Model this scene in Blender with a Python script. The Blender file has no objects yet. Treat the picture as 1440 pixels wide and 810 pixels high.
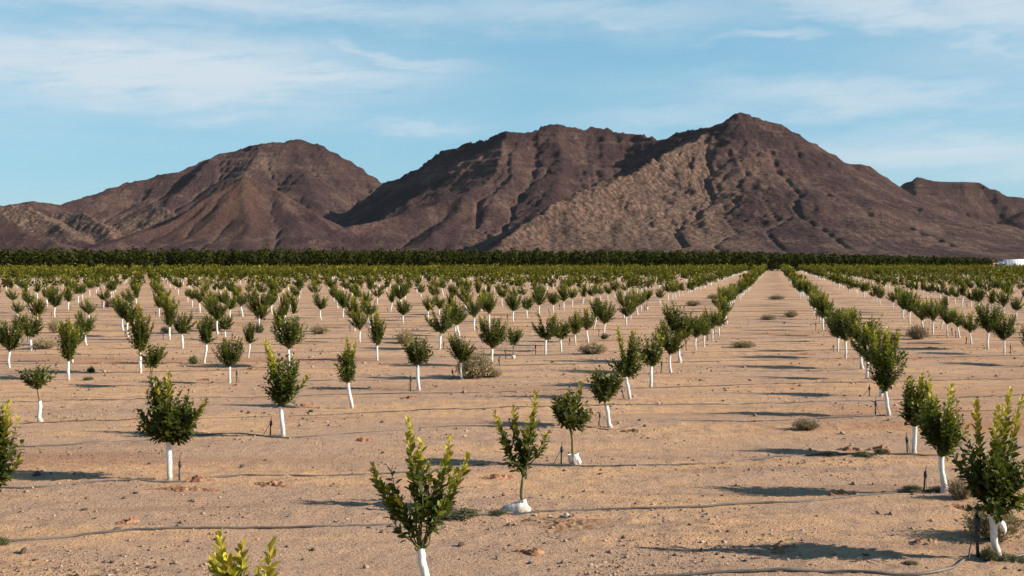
import bpy, math, random
import numpy as np
from mathutils import Matrix, Vector

# ------------------------------------------------------------------ camera, sky, sun, exposure
scene = bpy.context.scene
H = 3.1                       # eye height (standing on a truck bed)
F = 1600.0                    # focal length in photo pixels (photo 1440 x 810)
Y0 = 367.0                    # horizon line in the photo
PITCH = math.atan((405.0 - Y0) / F)
cam_d = bpy.data.cameras.new('camera')
cam = bpy.data.objects.new('camera', cam_d)
scene.collection.objects.link(cam)
cam.location = (0, 0, H)
cam.rotation_euler = (math.pi / 2 - PITCH, 0, 0)
cam_d.sensor_width = 36.0
cam_d.lens = 36.0 * F / 1440.0
cam_d.clip_start = 0.1
cam_d.clip_end = 60000
scene.camera = cam
scene.render.resolution_x, scene.render.resolution_y = 1024, 576

SUN_ELEV = math.radians(25.5)
SUN_AZ = math.radians(100.0)   # clockwise from +Y (view direction): from the right, a little behind
world = bpy.data.worlds.new('World')
scene.world = world
world.use_nodes = True
sun_d = bpy.data.lights.new('sun', 'SUN')
sun_d.energy = 5.0
sun_d.angle = math.radians(0.53)
sun_d.color = (1.0, 0.92, 0.80)
sun = bpy.data.objects.new('sun', sun_d)
scene.collection.objects.link(sun)
_sd = Vector((math.sin(SUN_AZ) * math.cos(SUN_ELEV), math.cos(SUN_AZ) * math.cos(SUN_ELEV), math.sin(SUN_ELEV)))
sun.rotation_euler = _sd.to_track_quat('Z', 'Y').to_euler()
sun.location = (60, -20, 60)

scene.view_settings.view_transform = 'Standard'
scene.view_settings.look = 'None'
scene.view_settings.gamma = 1.0
scene.view_settings.exposure = 0.80


def build_world():
    nt = world.node_tree
    nt.nodes.clear()
    N, L = nt.nodes, nt.links
    out = N.new('ShaderNodeOutputWorld')
    bg = N.new('ShaderNodeBackground')
    bg.inputs['Strength'].default_value = 0.08
    sky = N.new('ShaderNodeTexSky')
    sky.sky_type = 'NISHITA'
    sky.sun_disc = False
    sky.sun_elevation = SUN_ELEV
    sky.sun_rotation = SUN_AZ
    sky.altitude = 300
    sky.air_density = 1.0
    sky.dust_density = 0.25
    sky.ozone_density = 3.0
    hsv = N.new('ShaderNodeHueSaturation')
    hsv.inputs['Saturation'].default_value = 1.1
    hsv.inputs['Hue'].default_value = .488
    L.new(sky.outputs[0], hsv.inputs['Color'])
    tc = N.new('ShaderNodeTexCoord')
    sep = N.new('ShaderNodeSeparateXYZ')
    L.new(tc.outputs['Generated'], sep.inputs[0])

    def math_(op, a, b=None, c=None, clamp=False):
        n = N.new('ShaderNodeMath')
        n.operation = op
        n.use_clamp = clamp
        for i, v in enumerate((a, b, c)):
            if v is None:
                continue
            if isinstance(v, (int, float)):
                n.inputs[i].default_value = v
            else:
                L.new(v, n.inputs[i])
        return n.outputs[0]
    az = math_('ARCTAN2', sep.outputs[0], sep.outputs[1])          # azimuth from +Y, radians
    el = math_('ARCSINE', sep.outputs[2])

    def noise(su, sv, scale, detail, rough, seed, dist=0.0, shear=0.0):
        comb = N.new('ShaderNodeCombineXYZ')
        e2 = math_('ADD', el, math_('MULTIPLY', az, shear))
        L.new(math_('MULTIPLY', az, su), comb.inputs[0])
        L.new(math_('MULTIPLY', e2, sv), comb.inputs[1])
        comb.inputs[2].default_value = seed
        n = N.new('ShaderNodeTexNoise')
        n.inputs['Scale'].default_value = scale
        n.inputs['Detail'].default_value = detail
        n.inputs['Roughness'].default_value = rough
        n.inputs['Distortion'].default_value = dist
        L.new(comb.outputs[0], n.inputs['Vector'])
        return n.outputs['Fac']

    def smooth(v, a, b):
        n = N.new('ShaderNodeMapRange')
        n.interpolation_type = 'SMOOTHSTEP'
        L.new(v, n.inputs[0])
        n.inputs[1].default_value = a
        n.inputs[2].default_value = b
        return n.outputs[0]

    # long cirrus banks: (azimuth px, elevation px, half width px, half height px, tilt, strength) in photo pixels, as angles
    blobs = [(180, 115, 340, 50, 0.01, 1.05), (430, 118, 190, 26, -0.05, .8), (110, 150, 60, 16, .1, .7),
             (330, 165, 120, 16, -.12, .55), (560, 84, 110, 10, .16, .6), (330, 22, 420, 26, 0.0, .75),
             (790, 25, 330, 30, .02, .55), (860, 38, 90, 12, .06, .6), (1250, 42, 220, 20, .17, .85),
             (1390, 45, 110, 42, .22, .9), (1395, 92, 70, 14, .3, .7), (1090, 66, 80, 9, -.03, .6),
             (1200, 148, 260, 26, .05, .75), (1330, 225, 260, 34, .0, .85), (950, 170, 150, 20, 0.0, .45),
             (600, 180, 90, 9, -.05, .5), (-300, 90, 380, 50, .02, .9), (1900, 120, 420, 60, .05, .9)]
    acc = None
    wob = math_('MULTIPLY', math_('SUBTRACT', noise(6, 22, 1.6, 5, .6, 3.3), .5), .055)
    wob2 = math_('MULTIPLY', math_('SUBTRACT', noise(8, 20, 1.3, 4, .6, 8.1), .5), .10)
    azw = math_('ADD', az, wob2)
    elw = math_('ADD', el, wob)
    for (px, py, hw, hh, tilt, st) in blobs:
        a0 = math.atan((px - 720) / F)
        e0 = (Y0 - py) / F
        da = math_('SUBTRACT', azw, a0)
        de = math_('SUBTRACT', math_('SUBTRACT', elw, e0), math_('MULTIPLY', da, -tilt))
        q = math_('ADD', math_('POWER', math_('ABSOLUTE', math_('DIVIDE', da, hw / F)), 2.0),
                  math_('POWER', math_('ABSOLUTE', math_('DIVIDE', de, hh / F)), 2.0))
        g = math_('MULTIPLY', math_('POWER', 2.718, math_('MULTIPLY', q, -1.0)), st)
        acc = g if acc is None else math_('MAXIMUM', acc, g)
    wisp = noise(5, 34, 2.2, 8, .62, 1.7, .6, -.06)
    fine = noise(9, 60, 3.0, 8, .65, 6.2, .4, -.10)
    generic = smooth(noise(1.6, 9, 1.5, 5, .55, 12.0, .3), .48, .75)    # cirrus over the rest of the sky
    tex = math_('ADD', math_('MULTIPLY', wisp, .7), math_('MULTIPLY', fine, .3))
    body = math_('MULTIPLY', math_('ADD', acc, math_('MULTIPLY', generic, .22)), smooth(tex, .14, .56))
    high = smooth(el, .9, .35)
    cloud = math_('MULTIPLY', body, math_('ADD', .25, math_('MULTIPLY', high, .75)), clamp=True)
    cloud = math_('MULTIPLY', cloud, .88, clamp=True)
    even = N.new('ShaderNodeMix')          # thin high veil evens out the clear sky
    even.data_type = 'RGBA'
    even.inputs[0].default_value = .62
    L.new(hsv.outputs[0], even.inputs[6])
    zen = N.new('ShaderNodeMix')           # clear sky deepens towards the zenith
    zen.data_type = 'RGBA'
    L.new(smooth(el, .10, 1.1), zen.inputs[0])
    zen.inputs[6].default_value = (1.85, 3.95, 5.35, 1)
    zen.inputs[7].default_value = (.42, 1.05, 2.2, 1)
    L.new(zen.outputs[2], even.inputs[7])
    mix = N.new('ShaderNodeMix')
    mix.data_type = 'RGBA'
    L.new(cloud, mix.inputs[0])
    L.new(even.outputs[2], mix.inputs[6])
    mix.inputs[7].default_value = (4.9, 5.5, 6.0, 1)
    L.new(mix.outputs[2], bg.inputs[0])
    L.new(bg.outputs[0], out.inputs[0])


build_world()

# ------------------------------------------------------------------ helpers
RNG = np.random.default_rng(11)
PYR = random.Random(5)
COL = scene.collection


def pix_dir(px, py):
    u, v = (px - 720) / F, (405 - py) / F
    c, s = math.cos(PITCH), math.sin(PITCH)
    return np.array([u, c + v * s, v * c - s])


def on_ground(px, py):
    d = pix_dir(px, py)
    t = H / -d[2]
    return d[0] * t, d[1] * t


def at_depth(px, py, D):
    d = pix_dir(px, py)
    t = D / d[1]
    return np.array([d[0] * t, D, H + d[2] * t])


def to_pix(x, y, z):
    c, s = math.cos(PITCH), math.sin(PITCH)
    dz = z - H
    dep = y * c - dz * s
    up = y * s + dz * c
    return 720 + F * x / dep, 405 - F * up / dep


def link(o, parent=None):
    COL.objects.link(o)
    if parent is not None:
        o.parent = parent
    return o


def tag(o, label=None, cat=None, group=None, kind=None):
    if label:
        o['label'] = label
    if cat:
        o['category'] = cat
    if group:
        o['group'] = group
    if kind:
        o['kind'] = kind
    return o


def mesh_np(name, co, tris=None, quads=None, mat=None, smooth=False, attrs=None):
    """mesh from numpy arrays"""
    me = bpy.data.meshes.new(name)
    co = np.asarray(co, np.float32)
    nt_ = 0 if tris is None else len(tris)
    nq = 0 if quads is None else len(quads)
    me.vertices.add(len(co))
    me.vertices.foreach_set('co', co.ravel())
    idx, tot = [], []
    if nt_:
        idx.append(np.asarray(tris, np.int32).ravel())
        tot.append(np.full(nt_, 3, np.int32))
    if nq:
        idx.append(np.asarray(quads, np.int32).ravel())
        tot.append(np.full(nq, 4, np.int32))
    idx, tot = np.concatenate(idx), np.concatenate(tot)
    me.loops.add(len(idx))
    me.loops.foreach_set('vertex_index', idx)
    me.polygons.add(len(tot))
    st = np.zeros(len(tot), np.int32)
    st[1:] = np.cumsum(tot)[:-1]
    me.polygons.foreach_set('loop_start', st)
    me.update(calc_edges=True)
    if smooth:
        me.polygons.foreach_set('use_smooth', np.ones(len(tot), bool))
    if attrs:
        for k, v in attrs.items():
            a = me.attributes.new(k, 'FLOAT', 'POINT')
            a.data.foreach_set('value', np.asarray(v, np.float32))
    if mat:
        me.materials.append(mat)
    me.validate()
    return me


class MB:
    """collects numpy pieces into one mesh"""
    def __init__(self):
        self.v, self.t, self.q, self.n, self.a = [], [], [], 0, []

    def add(self, co, tris=None, quads=None, tone=0.0):
        co = np.asarray(co, float).reshape(-1, 3)
        if tris is not None and len(tris):
            self.t.append(np.asarray(tris) + self.n)
        if quads is not None and len(quads):
            self.q.append(np.asarray(quads) + self.n)
        self.v.append(co)
        self.a.append(np.broadcast_to(np.asarray(tone, float), (len(co),)))
        self.n += len(co)
        return self

    def tube(self, pts, rad, sides=8, caps=True, wob=0.0, rng=None, pleat=0.0):
        pts = np.asarray(pts, float)
        n = len(pts)
        rad = np.broadcast_to(np.asarray(rad, float), (n,))
        tan = np.gradient(pts, axis=0)
        tan /= np.linalg.norm(tan, axis=1, keepdims=True) + 1e-9
        ref = np.array([0.0, 0, 1]) if abs(tan[:, 2]).mean() < .8 else np.array([1.0, 0, 0])
        e1 = np.cross(tan, ref)
        e1 /= np.linalg.norm(e1, axis=1, keepdims=True) + 1e-9
        e2 = np.cross(tan, e1)
        ang = np.linspace(0, 2 * np.pi, sides, endpoint=False)
        r = rad[:, None] * np.ones((n, sides))
        if pleat:
            r = r * (1 + pleat * np.sin(ang * 5 + np.arange(n)[:, None] * .5) + .6 * pleat * np.sin(ang * 9 + 1 - np.arange(n)[:, None] * .7))
        if wob and rng is not None:
            r = r * (1 + wob * rng.normal(size=r.shape))
        co = pts[:, None] + r[..., None] * (np.cos(ang)[None, :, None] * e1[:, None] + np.sin(ang)[None, :, None] * e2[:, None])
        i = np.arange(n - 1)[:, None] * sides
        j = np.arange(sides)[None]
        k = (j + 1) % sides
        q = np.stack([i + j, i + k, i + sides + k, i + sides + j], -1).reshape(-1, 4)
        tr = []
        co = co.reshape(-1, 3)
        if caps:
            co = np.vstack([co, pts[:1], pts[-1:]])
            a, b = n * sides, n * sides + 1
            for s in range(sides):
                t = (s + 1) % sides
                tr.append([a, t, s])
                tr.append([b, (n - 1) * sides + s, (n - 1) * sides + t])
        return self.add(co, tr if tr else None, q)

    def box(self, c, s, bev=0.0):
        c, s = np.asarray(c, float), np.asarray(s, float) / 2
        sg = np.array([[x, y, z] for z in (-1, 1) for y in (-1, 1) for x in (-1, 1)], float)
        co = c + sg * s
        q = [[0, 2, 3, 1], [4, 5, 7, 6], [0, 1, 5, 4], [2, 6, 7, 3], [0, 4, 6, 2], [1, 3, 7, 5]]
        return self.add(co, None, q)

    def mesh(self, name, mat, smooth=False, tone=False):
        return mesh_np(name, np.vstack(self.v), np.vstack(self.t) if self.t else None,
                       np.vstack(self.q) if self.q else None, mat, smooth,
                       {'tone': np.concatenate(self.a)} if tone else None)

    def build(self, name, mat, parent=None, smooth=False, tone=False):
        return link(bpy.data.objects.new(name, self.mesh(name, mat, smooth, tone)), parent)


def empty(name, loc):
    o = bpy.data.objects.new(name, None)
    o.empty_display_size = .2
    o.location = loc
    return link(o)


_perm = np.random.default_rng(77).permutation(512)
_perm = np.concatenate([_perm, _perm])
_gang = np.random.default_rng(78).uniform(0, 2 * np.pi, 512)
_gx, _gy = np.cos(_gang), np.sin(_gang)


def perlin(x, y):
    x, y = np.asarray(x, float), np.asarray(y, float)
    xi, yi = np.floor(x).astype(np.int64), np.floor(y).astype(np.int64)
    xf, yf = x - xi, y - yi
    u = xf * xf * xf * (xf * (xf * 6 - 15) + 10)
    v = yf * yf * yf * (yf * (yf * 6 - 15) + 10)

    def g(ix, iy, fx, fy):
        h = _perm[(_perm[ix & 511] + iy) & 511]
        return _gx[h] * fx + _gy[h] * fy
    a, b = g(xi, yi, xf, yf), g(xi + 1, yi, xf - 1, yf)
    c, d = g(xi, yi + 1, xf, yf - 1), g(xi + 1, yi + 1, xf - 1, yf - 1)
    return ((a + (b - a) * u) * (1 - v) + (c + (d - c) * u) * v) * 1.5


def fbm(x, y, octv=4, gain=.5):
    s, a, t = 0, 1.0, 0
    for i in range(octv):
        s = s + a * perlin(x + 17.3 * i, y - 9.1 * i)
        t += a
        a *= gain
        x, y = x * 2.03, y * 2.03
    return s / t


def ridged(x, y, octv=4, gain=.55):
    s, a, t = 0, 1.0, 0
    for i in range(octv):
        s = s + a * (1 - np.abs(perlin(x + 31.7 * i, y + 5.3 * i)) * 2)
        t += a
        a *= gain
        x, y = x * 2.07, y * 2.07
    return s / t


# ------------------------------------------------------------------ materials
def mat_new(name):
    m = bpy.data.materials.new(name)
    m.use_nodes = True
    nt = m.node_tree
    b = nt.nodes['Principled BSDF']
    return m, nt, b


class G:
    """small node-graph writer"""
    def __init__(self, nt):
        self.N, self.L = nt.nodes, nt.links

    def put(self, sock, v):
        if isinstance(v, (int, float)):
            sock.default_value = v
        elif isinstance(v, (tuple, list)):
            sock.default_value = v
        else:
            self.L.new(v, sock)

    def math(self, op, a, b=None, c=None, clamp=False):
        n = self.N.new('ShaderNodeMath')
        n.operation, n.use_clamp = op, clamp
        for i, v in enumerate((a, b, c)):
            if v is not None:
                self.put(n.inputs[i], v)
        return n.outputs[0]

    def mix(self, f, a, b, mode='MIX'):
        n = self.N.new('ShaderNodeMix')
        n.data_type, n.blend_type = 'RGBA', mode
        n.clamp_factor = True
        self.put(n.inputs[0], f)
        self.put(n.inputs[6], a if not isinstance(a, tuple) else (*a, 1))
        self.put(n.inputs[7], b if not isinstance(b, tuple) else (*b, 1))
        return n.outputs[2]

    def noise(self, vec, scale, detail=4, rough=.55, dist=0.0, out='Fac'):
        n = self.N.new('ShaderNodeTexNoise')
        n.inputs['Scale'].default_value = scale
        n.inputs['Detail'].default_value = detail
        n.inputs['Roughness'].default_value = rough
        n.inputs['Distortion'].default_value = dist
        if vec is not None:
            self.L.new(vec, n.inputs['Vector'])
        return n.outputs[out]

    def voro(self, vec, scale, feature='F1', out='Distance'):
        n = self.N.new('ShaderNodeTexVoronoi')
        n.feature = feature
        n.inputs['Scale'].default_value = scale
        if vec is not None:
            self.L.new(vec, n.inputs['Vector'])
        return n.outputs[out]

    def smooth(self, v, a, b, lo=0.0, hi=1.0):
        n = self.N.new('ShaderNodeMapRange')
        n.interpolation_type = 'SMOOTHSTEP'
        self.put(n.inputs[0], v)
        for i, w in enumerate((a, b, lo, hi)):
            n.inputs[i + 1].default_value = w
        return n.outputs[0]

    def attr(self, name):
        n = self.N.new('ShaderNodeAttribute')
        n.attribute_name = name
        return n.outputs['Fac']

    def pos(self):
        return self.N.new('ShaderNodeNewGeometry').outputs['Position']

    def obj(self):
        return self.N.new('ShaderNodeTexCoord').outputs['Object']

    def rand(self):
        return self.N.new('ShaderNodeObjectInfo').outputs['Random']

    def mapping(self, vec, scale=(1, 1, 1), rot=(0, 0, 0)):
        n = self.N.new('ShaderNodeMapping')
        n.inputs['Scale'].default_value = scale
        n.inputs['Rotation'].default_value = rot
        self.L.new(vec, n.inputs[0])
        return n.outputs[0]

    def bump(self, h, strength=.5, dist=.02, normal=None):
        n = self.N.new('ShaderNodeBump')
        n.inputs['Strength'].default_value = strength
        n.inputs['Distance'].default_value = dist
        self.L.new(h, n.inputs['Height'])
        if normal is not None:
            self.L.new(normal, n.inputs['Normal'])
        return n.outputs[0]


ROW_A = math.radians(13.0)                      # tree rows run 13 degrees right of the view axis
HOSE_A = math.atan2(1600, 6280)                 # drip lines recede to the right


def m_soil():
    m, nt, b = mat_new('desert_soil')
    g = G(nt)
    p = g.pos()
    band = g.mapping(p, (0.22, 1.0, 1.0), (0, 0, -HOSE_A))
    big = g.noise(band, .55, 5, .6, .4)
    mid = g.noise(p, 2.6, 6, .62)
    fine = g.noise(p, 26, 5, .65)
    grit = g.noise(p, 95, 3, .6)
    col = g.mix(g.smooth(big, .43, .58), (.53, .328, .208), (.67, .388, .205))
    col = g.mix(g.smooth(mid, .45, .66, 0, .8), col, (.42, .266, .182))
    far = g.noise(g.mapping(p, (.35, 1, 1), (0, 0, -HOSE_A)), .16, 4, .6)
    col = g.mix(g.smooth(far, .50, .70, 0, .85), col, (.43, .205, .108))
    shade_streak = g.noise(g.mapping(p, (.14, 1, 1), (0, 0, -HOSE_A)), 1.25, 5, .65, .3)  # tree, hose and clod shade painted into the soil colour as dark streaks
    col = g.mix(g.smooth(shade_streak, .52, .66, 0, .5), col, (.32, .192, .124))
    col = g.mix(g.smooth(fine, .50, .70, 0, .8), col, (.235, .145, .098))
    col = g.mix(g.smooth(grit, .60, .80, 0, .7), col, (.56, .43, .33))
    v = g.voro(p, 34)
    pebble = g.smooth(v, .34, .10)
    sel = g.smooth(g.noise(p, 34 * .8, 1), .52, .58)
    pebc = g.mix(g.noise(p, 21, 2), (.12, .08, .06), (.46, .32, .23))
    col = g.mix(g.math('MULTIPLY', pebble, sel), col, pebc)
    g.put(b.inputs['Base Color'], col)
    b.inputs['Roughness'].default_value = .95
    b.inputs['Specular IOR Level'].default_value = .1
    hgt = g.math('ADD', g.math('MULTIPLY', fine, .8), g.math('ADD', g.math('MULTIPLY', g.math('MULTIPLY', pebble, sel), .55), g.math('MULTIPLY', grit, .35)))
    g.put(b.inputs['Normal'], g.bump(hgt, 1.0, .06))
    return m


def m_mountain():
    m, nt, b = mat_new('mountain_rock')
    g = G(nt)
    p = g.pos()
    tan_ = g.attr('tan')
    flow = g.attr('flow')
    geo = g.N.new('ShaderNodeNewGeometry')
    sep = g.N.new('ShaderNodeSeparateXYZ')
    g.L.new(geo.outputs['Normal'], sep.inputs[0])
    flat = sep.outputs[2]
    n1 = g.noise(p, .006, 6, .6, .3)
    n2 = g.noise(p, .03, 6, .65, .2)
    n3 = g.noise(p, .10, 6, .72)
    n4 = g.noise(p, .4, 3, .6)
    dark = g.mix(g.smooth(n1, .35, .65), (.072, .042, .043), (.128, .074, .065))
    dark = g.mix(g.smooth(g.math('ADD', g.math('MULTIPLY', n2, .55), g.math('MULTIPLY', n1, .45)), .50, .63, 0, .7), dark, (.235, .145, .110))
    dark = g.mix(g.smooth(n3, .55, .72, 0, .6), dark, (.055, .036, .034))
    tanc = g.mix(g.smooth(n2, .38, .62), (.34, .205, .142), (.195, .120, .092))
    tanc = g.mix(g.smooth(n3, .44, .62, 0, .9), tanc, (.105, .072, .056))
    tanc = g.mix(g.smooth(n4, .60, .75, 0, .7), tanc, (.33, .22, .15))
    dark = g.mix(g.smooth(g.math('MULTIPLY', tan_, -1.0), .1, .8, 0, .75), dark, g.mix(n2, (.135, .070, .052), (.19, .105, .078)))
    beds = g.noise(g.mapping(p, (.0015, .0015, .085)), 1.0, 3, .6)
    sz = g.N.new('ShaderNodeSeparateXYZ')
    g.L.new(p, sz.inputs[0])
    dark = g.mix(g.math('MULTIPLY', g.math('MULTIPLY', g.smooth(beds, .50, .60, 0, .7), g.smooth(n2, .42, .62)), g.smooth(sz.outputs[2], 150, 260)), dark, (.05, .034, .033))
    tan_ = g.math('MAXIMUM', tan_, 0.0)
    f = g.math('ADD', g.math('MULTIPLY', tan_, .85), g.math('ADD', g.math('MULTIPLY', g.math('SUBTRACT', n2, .5), 1.5), g.math('MULTIPLY', g.math('SUBTRACT', n1, .5), 1.6)))
    col = g.mix(g.smooth(f, .28, .70, 0, .9), dark, tanc)
    col = g.mix(g.math('MULTIPLY', flow, g.smooth(n3, .35, .6)), col, (.27, .185, .14))
    # scattered desert scrub dots
    scr = g.voro(p, .16)
    col = g.mix(g.math('MULTIPLY', g.smooth(scr, .28, .16, 0, .7), g.smooth(flat, .70, .85)), col, (.055, .048, .03))
    g.put(b.inputs['Base Color'], col)
    b.inputs['Roughness'].default_value = 1.0
    b.inputs['Specular IOR Level'].default_value = .05
    rk = g.voro(p, .075)
    h = g.math('ADD', g.math('MULTIPLY', n3, .9), g.math('ADD', g.math('MULTIPLY', n4, .35), g.math('MULTIPLY', rk, g.math('ADD', .25, g.math('MULTIPLY', tan_, .9)))))
    g.put(b.inputs['Normal'], g.bump(h, 1.0, 17.0))
    return m


def m_leaf(name, stops, trans=.34, rough=.45, spec=.24):
    m, nt, b = mat_new(name)
    g = G(nt)
    r = g.N.new('ShaderNodeValToRGB')
    e = r.color_ramp.elements
    while len(e) < len(stops):
        e.new(.5)
    for i, (t, c) in enumerate(stops):
        e[i].position = t
        e[i].color = (*c, 1)
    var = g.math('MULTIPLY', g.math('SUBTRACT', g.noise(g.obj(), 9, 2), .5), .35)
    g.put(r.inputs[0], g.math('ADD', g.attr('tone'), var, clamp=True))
    hs = g.N.new('ShaderNodeHueSaturation')
    g.put(hs.inputs['Value'], g.math('ADD', .84, g.math('MULTIPLY', g.rand(), .32)))
    g.put(hs.inputs['Hue'], g.math('ADD', .488, g.math('MULTIPLY', g.rand(), .022)))
    g.L.new(r.outputs[0], hs.inputs['Color'])
    g.put(b.inputs['Base Color'], hs.outputs[0])
    b.inputs['Roughness'].default_value = rough
    b.inputs['Specular IOR Level'].default_value = spec
    tr = g.N.new('ShaderNodeBsdfTranslucent')
    g.L.new(g.mix(.45, hs.outputs[0], (.16, .20, .015)), tr.inputs[0])
    mx = g.N.new('ShaderNodeMixShader')
    mx.inputs[0].default_value = trans
    g.L.new(b.outputs[0], mx.inputs[1])
    g.L.new(tr.outputs[0], mx.inputs[2])
    g.L.new(mx.outputs[0], nt.nodes['Material Output'].inputs[0])
    return m


def m_plain(name, c1, c2, scale=8, rough=.8, bump=.0, spec=.2, stretch=(1, 1, 1), bd=.01):
    m, nt, b = mat_new(name)
    g = G(nt)
    v = g.mapping(g.obj(), stretch)
    n = g.noise(v, scale, 5, .62)
    g.put(b.inputs['Base Color'], g.mix(g.smooth(n, .35, .68), c1, c2))
    b.inputs['Roughness'].default_value = rough
    b.inputs['Specular IOR Level'].default_value = spec
    if bump:
        g.put(b.inputs['Normal'], g.bump(n, bump, bd))
    return m


def m_sleeve():
    m, nt, b = mat_new('white_sleeve')
    g = G(nt)
    o = g.obj()
    n = g.noise(g.mapping(o, (1, 1, .35)), 22, 5, .6)
    sep = g.N.new('ShaderNodeSeparateXYZ')
    g.L.new(o, sep.inputs[0])
    dirt = g.math('MULTIPLY', g.smooth(sep.outputs[2], .30, 0.0), g.smooth(g.noise(o, 24, 5), .34, .58))
    col = g.mix(g.smooth(n, .48, .72, 0, .75), (.74, .72, .68), (.55, .51, .45))
    col = g.mix(dirt, col, (.42, .29, .2))
    g.put(b.inputs['Base Color'], col)
    b.inputs['Roughness'].default_value = .6
    g.put(b.inputs['Normal'], g.bump(n, .9, .02))
    return m


M = {}
M['soil'] = m_soil()
M['mountain'] = m_mountain()
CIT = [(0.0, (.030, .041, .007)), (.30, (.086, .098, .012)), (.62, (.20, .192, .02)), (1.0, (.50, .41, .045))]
M['leaf'] = m_leaf('citrus_leaf', CIT)
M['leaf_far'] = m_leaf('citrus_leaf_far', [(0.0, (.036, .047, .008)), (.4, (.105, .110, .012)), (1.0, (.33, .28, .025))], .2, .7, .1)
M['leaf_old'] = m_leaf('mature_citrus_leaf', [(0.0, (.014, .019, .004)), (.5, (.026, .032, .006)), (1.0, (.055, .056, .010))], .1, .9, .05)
M['weed'] = m_leaf('weed_leaf', [(0.0, (.075, .075, .035)), (.5, (.125, .122, .055)), (1.0, (.22, .19, .10))], .2, .8)
M['dry'] = m_leaf('dry_twig', [(0.0, (.15, .105, .062)), (.5, (.27, .20, .115)), (1.0, (.44, .34, .20))], .12, .95)
M['bark'] = m_plain('citrus_bark', (.17, .13, .065), (.27, .21, .10), 30, .85, .5, .15, (1, 1, .3))
M['twig'] = m_plain('green_twig', (.07, .08, .025), (.13, .12, .04), 30, .7)
M['sleeve'] = m_sleeve()
M['hose'] = m_plain('drip_hose', (.055, .049, .045), (.19, .155, .125), 1.6, .55, .2, .4)
M['black'] = m_plain('black_plastic', (.014, .014, .015), (.04, .036, .033), 25, .5, .1, .4)
M['stone_dark'] = m_plain('dark_stone', (.075, .055, .046), (.16, .11, .085), 18, .9, .8, .15, (1, 1, 1), .02)
M['stone_pale'] = m_plain('pale_stone', (.42, .29, .21), (.54, .41, .31), 18, .9, .8, .15, (1, 1, 1), .02)
M['stone_mid'] = m_plain('brown_stone', (.25, .16, .115), (.38, .26, .18), 18, .9, .8, .15, (1, 1, 1), .02)
M['red_soil'] = m_plain('turned_red_soil', (.22, .088, .045), (.40, .215, .125), 14, .95, 1.0, .08, (1, 1, 1), .03)
M['brown_soil'] = m_plain('turned_brown_soil', (.21, .115, .066), (.35, .21, .125), 14, .95, 1.0, .08, (1, 1, 1), .03)
M['truck_white'] = m_plain('truck_paint', (.78, .78, .77), (.84, .84, .83), 3, .4, 0, .5)
M['truck_dark'] = m_plain('truck_trim', (.03, .03, .035), (.05, .05, .055), 6, .4, 0, .5)
M['truck_glass'] = m_plain('truck_glass', (.05, .06, .07), (.07, .08, .09), 2, .1, 0, .6)

# ------------------------------------------------------------------ the ground
_ca, _sa = math.cos(-HOSE_A), math.sin(-HOSE_A)


def gz(x, y):
    """large soft undulation of the soil (what things stand on)"""
    x, y = np.asarray(x, float), np.asarray(y, float)
    u, v = x * _ca - y * _sa, x * _sa + y * _ca
    fade = np.clip((140 - np.hypot(x, y)) / 100, 0, 1)
    return fade * (.055 * fbm(u * .10, v * .30, 2) + .035 * perlin(u * .25 + 7, v * .9))


def gz1(x, y):
    return float(gz(np.array([x]), np.array([y]))[0])


def fine_z(x, y):
    u, v = x * _ca - y * _sa, x * _sa + y * _ca
    d = np.hypot(x, y)
    f1 = np.clip((70 - d) / 45, 0, 1)
    rough = np.clip(.55 + .9 * fbm(u * .18 + 3, v * .5, 2), .1, 1.4)
    z = .050 * fbm(u * 1.1, v * 3.0, 3) * rough
    z = z + .060 * np.maximum(0, fbm(x * 4.5, y * 5.5, 3) - .02) * rough
    z = z + .022 * np.maximum(0, perlin(x * 14, y * 14)) * rough
    return f1 * z


def axis(core0, core1, step, g, far0, far1):
    a = list(np.arange(core0, core1, step))
    s, v = step, a[-1]
    while v < far1:
        s *= g
        v += s
        a.append(v)
    s, v, lo = step, a[0], []
    while v > far0:
        s *= g
        v -= s
        lo.append(v)
    return np.array(lo[::-1] + a)


def build_ground():
    xs = axis(-8.0, 8.0, .05, 1.035, -9000, 9000)
    ys = [10.0]
    while ys[-1] < 30000:
        y = ys[-1]
        ys.append(y + min(max(.042, y * y / 3000.0), max(.6, y * .03)))
    lo, v, s = [], 10.0, .05
    while v > -3000:
        s *= 1.12
        v -= s
        lo.append(v)
    ys = np.array(lo[::-1] + ys)
    X, Y = np.meshgrid(xs, ys)
    Z = np.zeros_like(X)
    near = (np.hypot(X, Y) < 145)
    Z[near] = gz(X[near], Y[near]) + fine_z(X[near], Y[near])
    ny, nx = X.shape
    i = np.arange(ny - 1)[:, None] * nx
    j = np.arange(nx - 1)[None]
    q = np.stack([i + j, i + j + 1, i + nx + j + 1, i + nx + j], -1).reshape(-1, 4)
    me = mesh_np('ground', np.stack([X, Y, Z], -1).reshape(-1, 3), None, q, M['soil'], True)
    o = link(bpy.data.objects.new('ground', me))
    tag(o, kind='structure')
    return o


build_ground()


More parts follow.
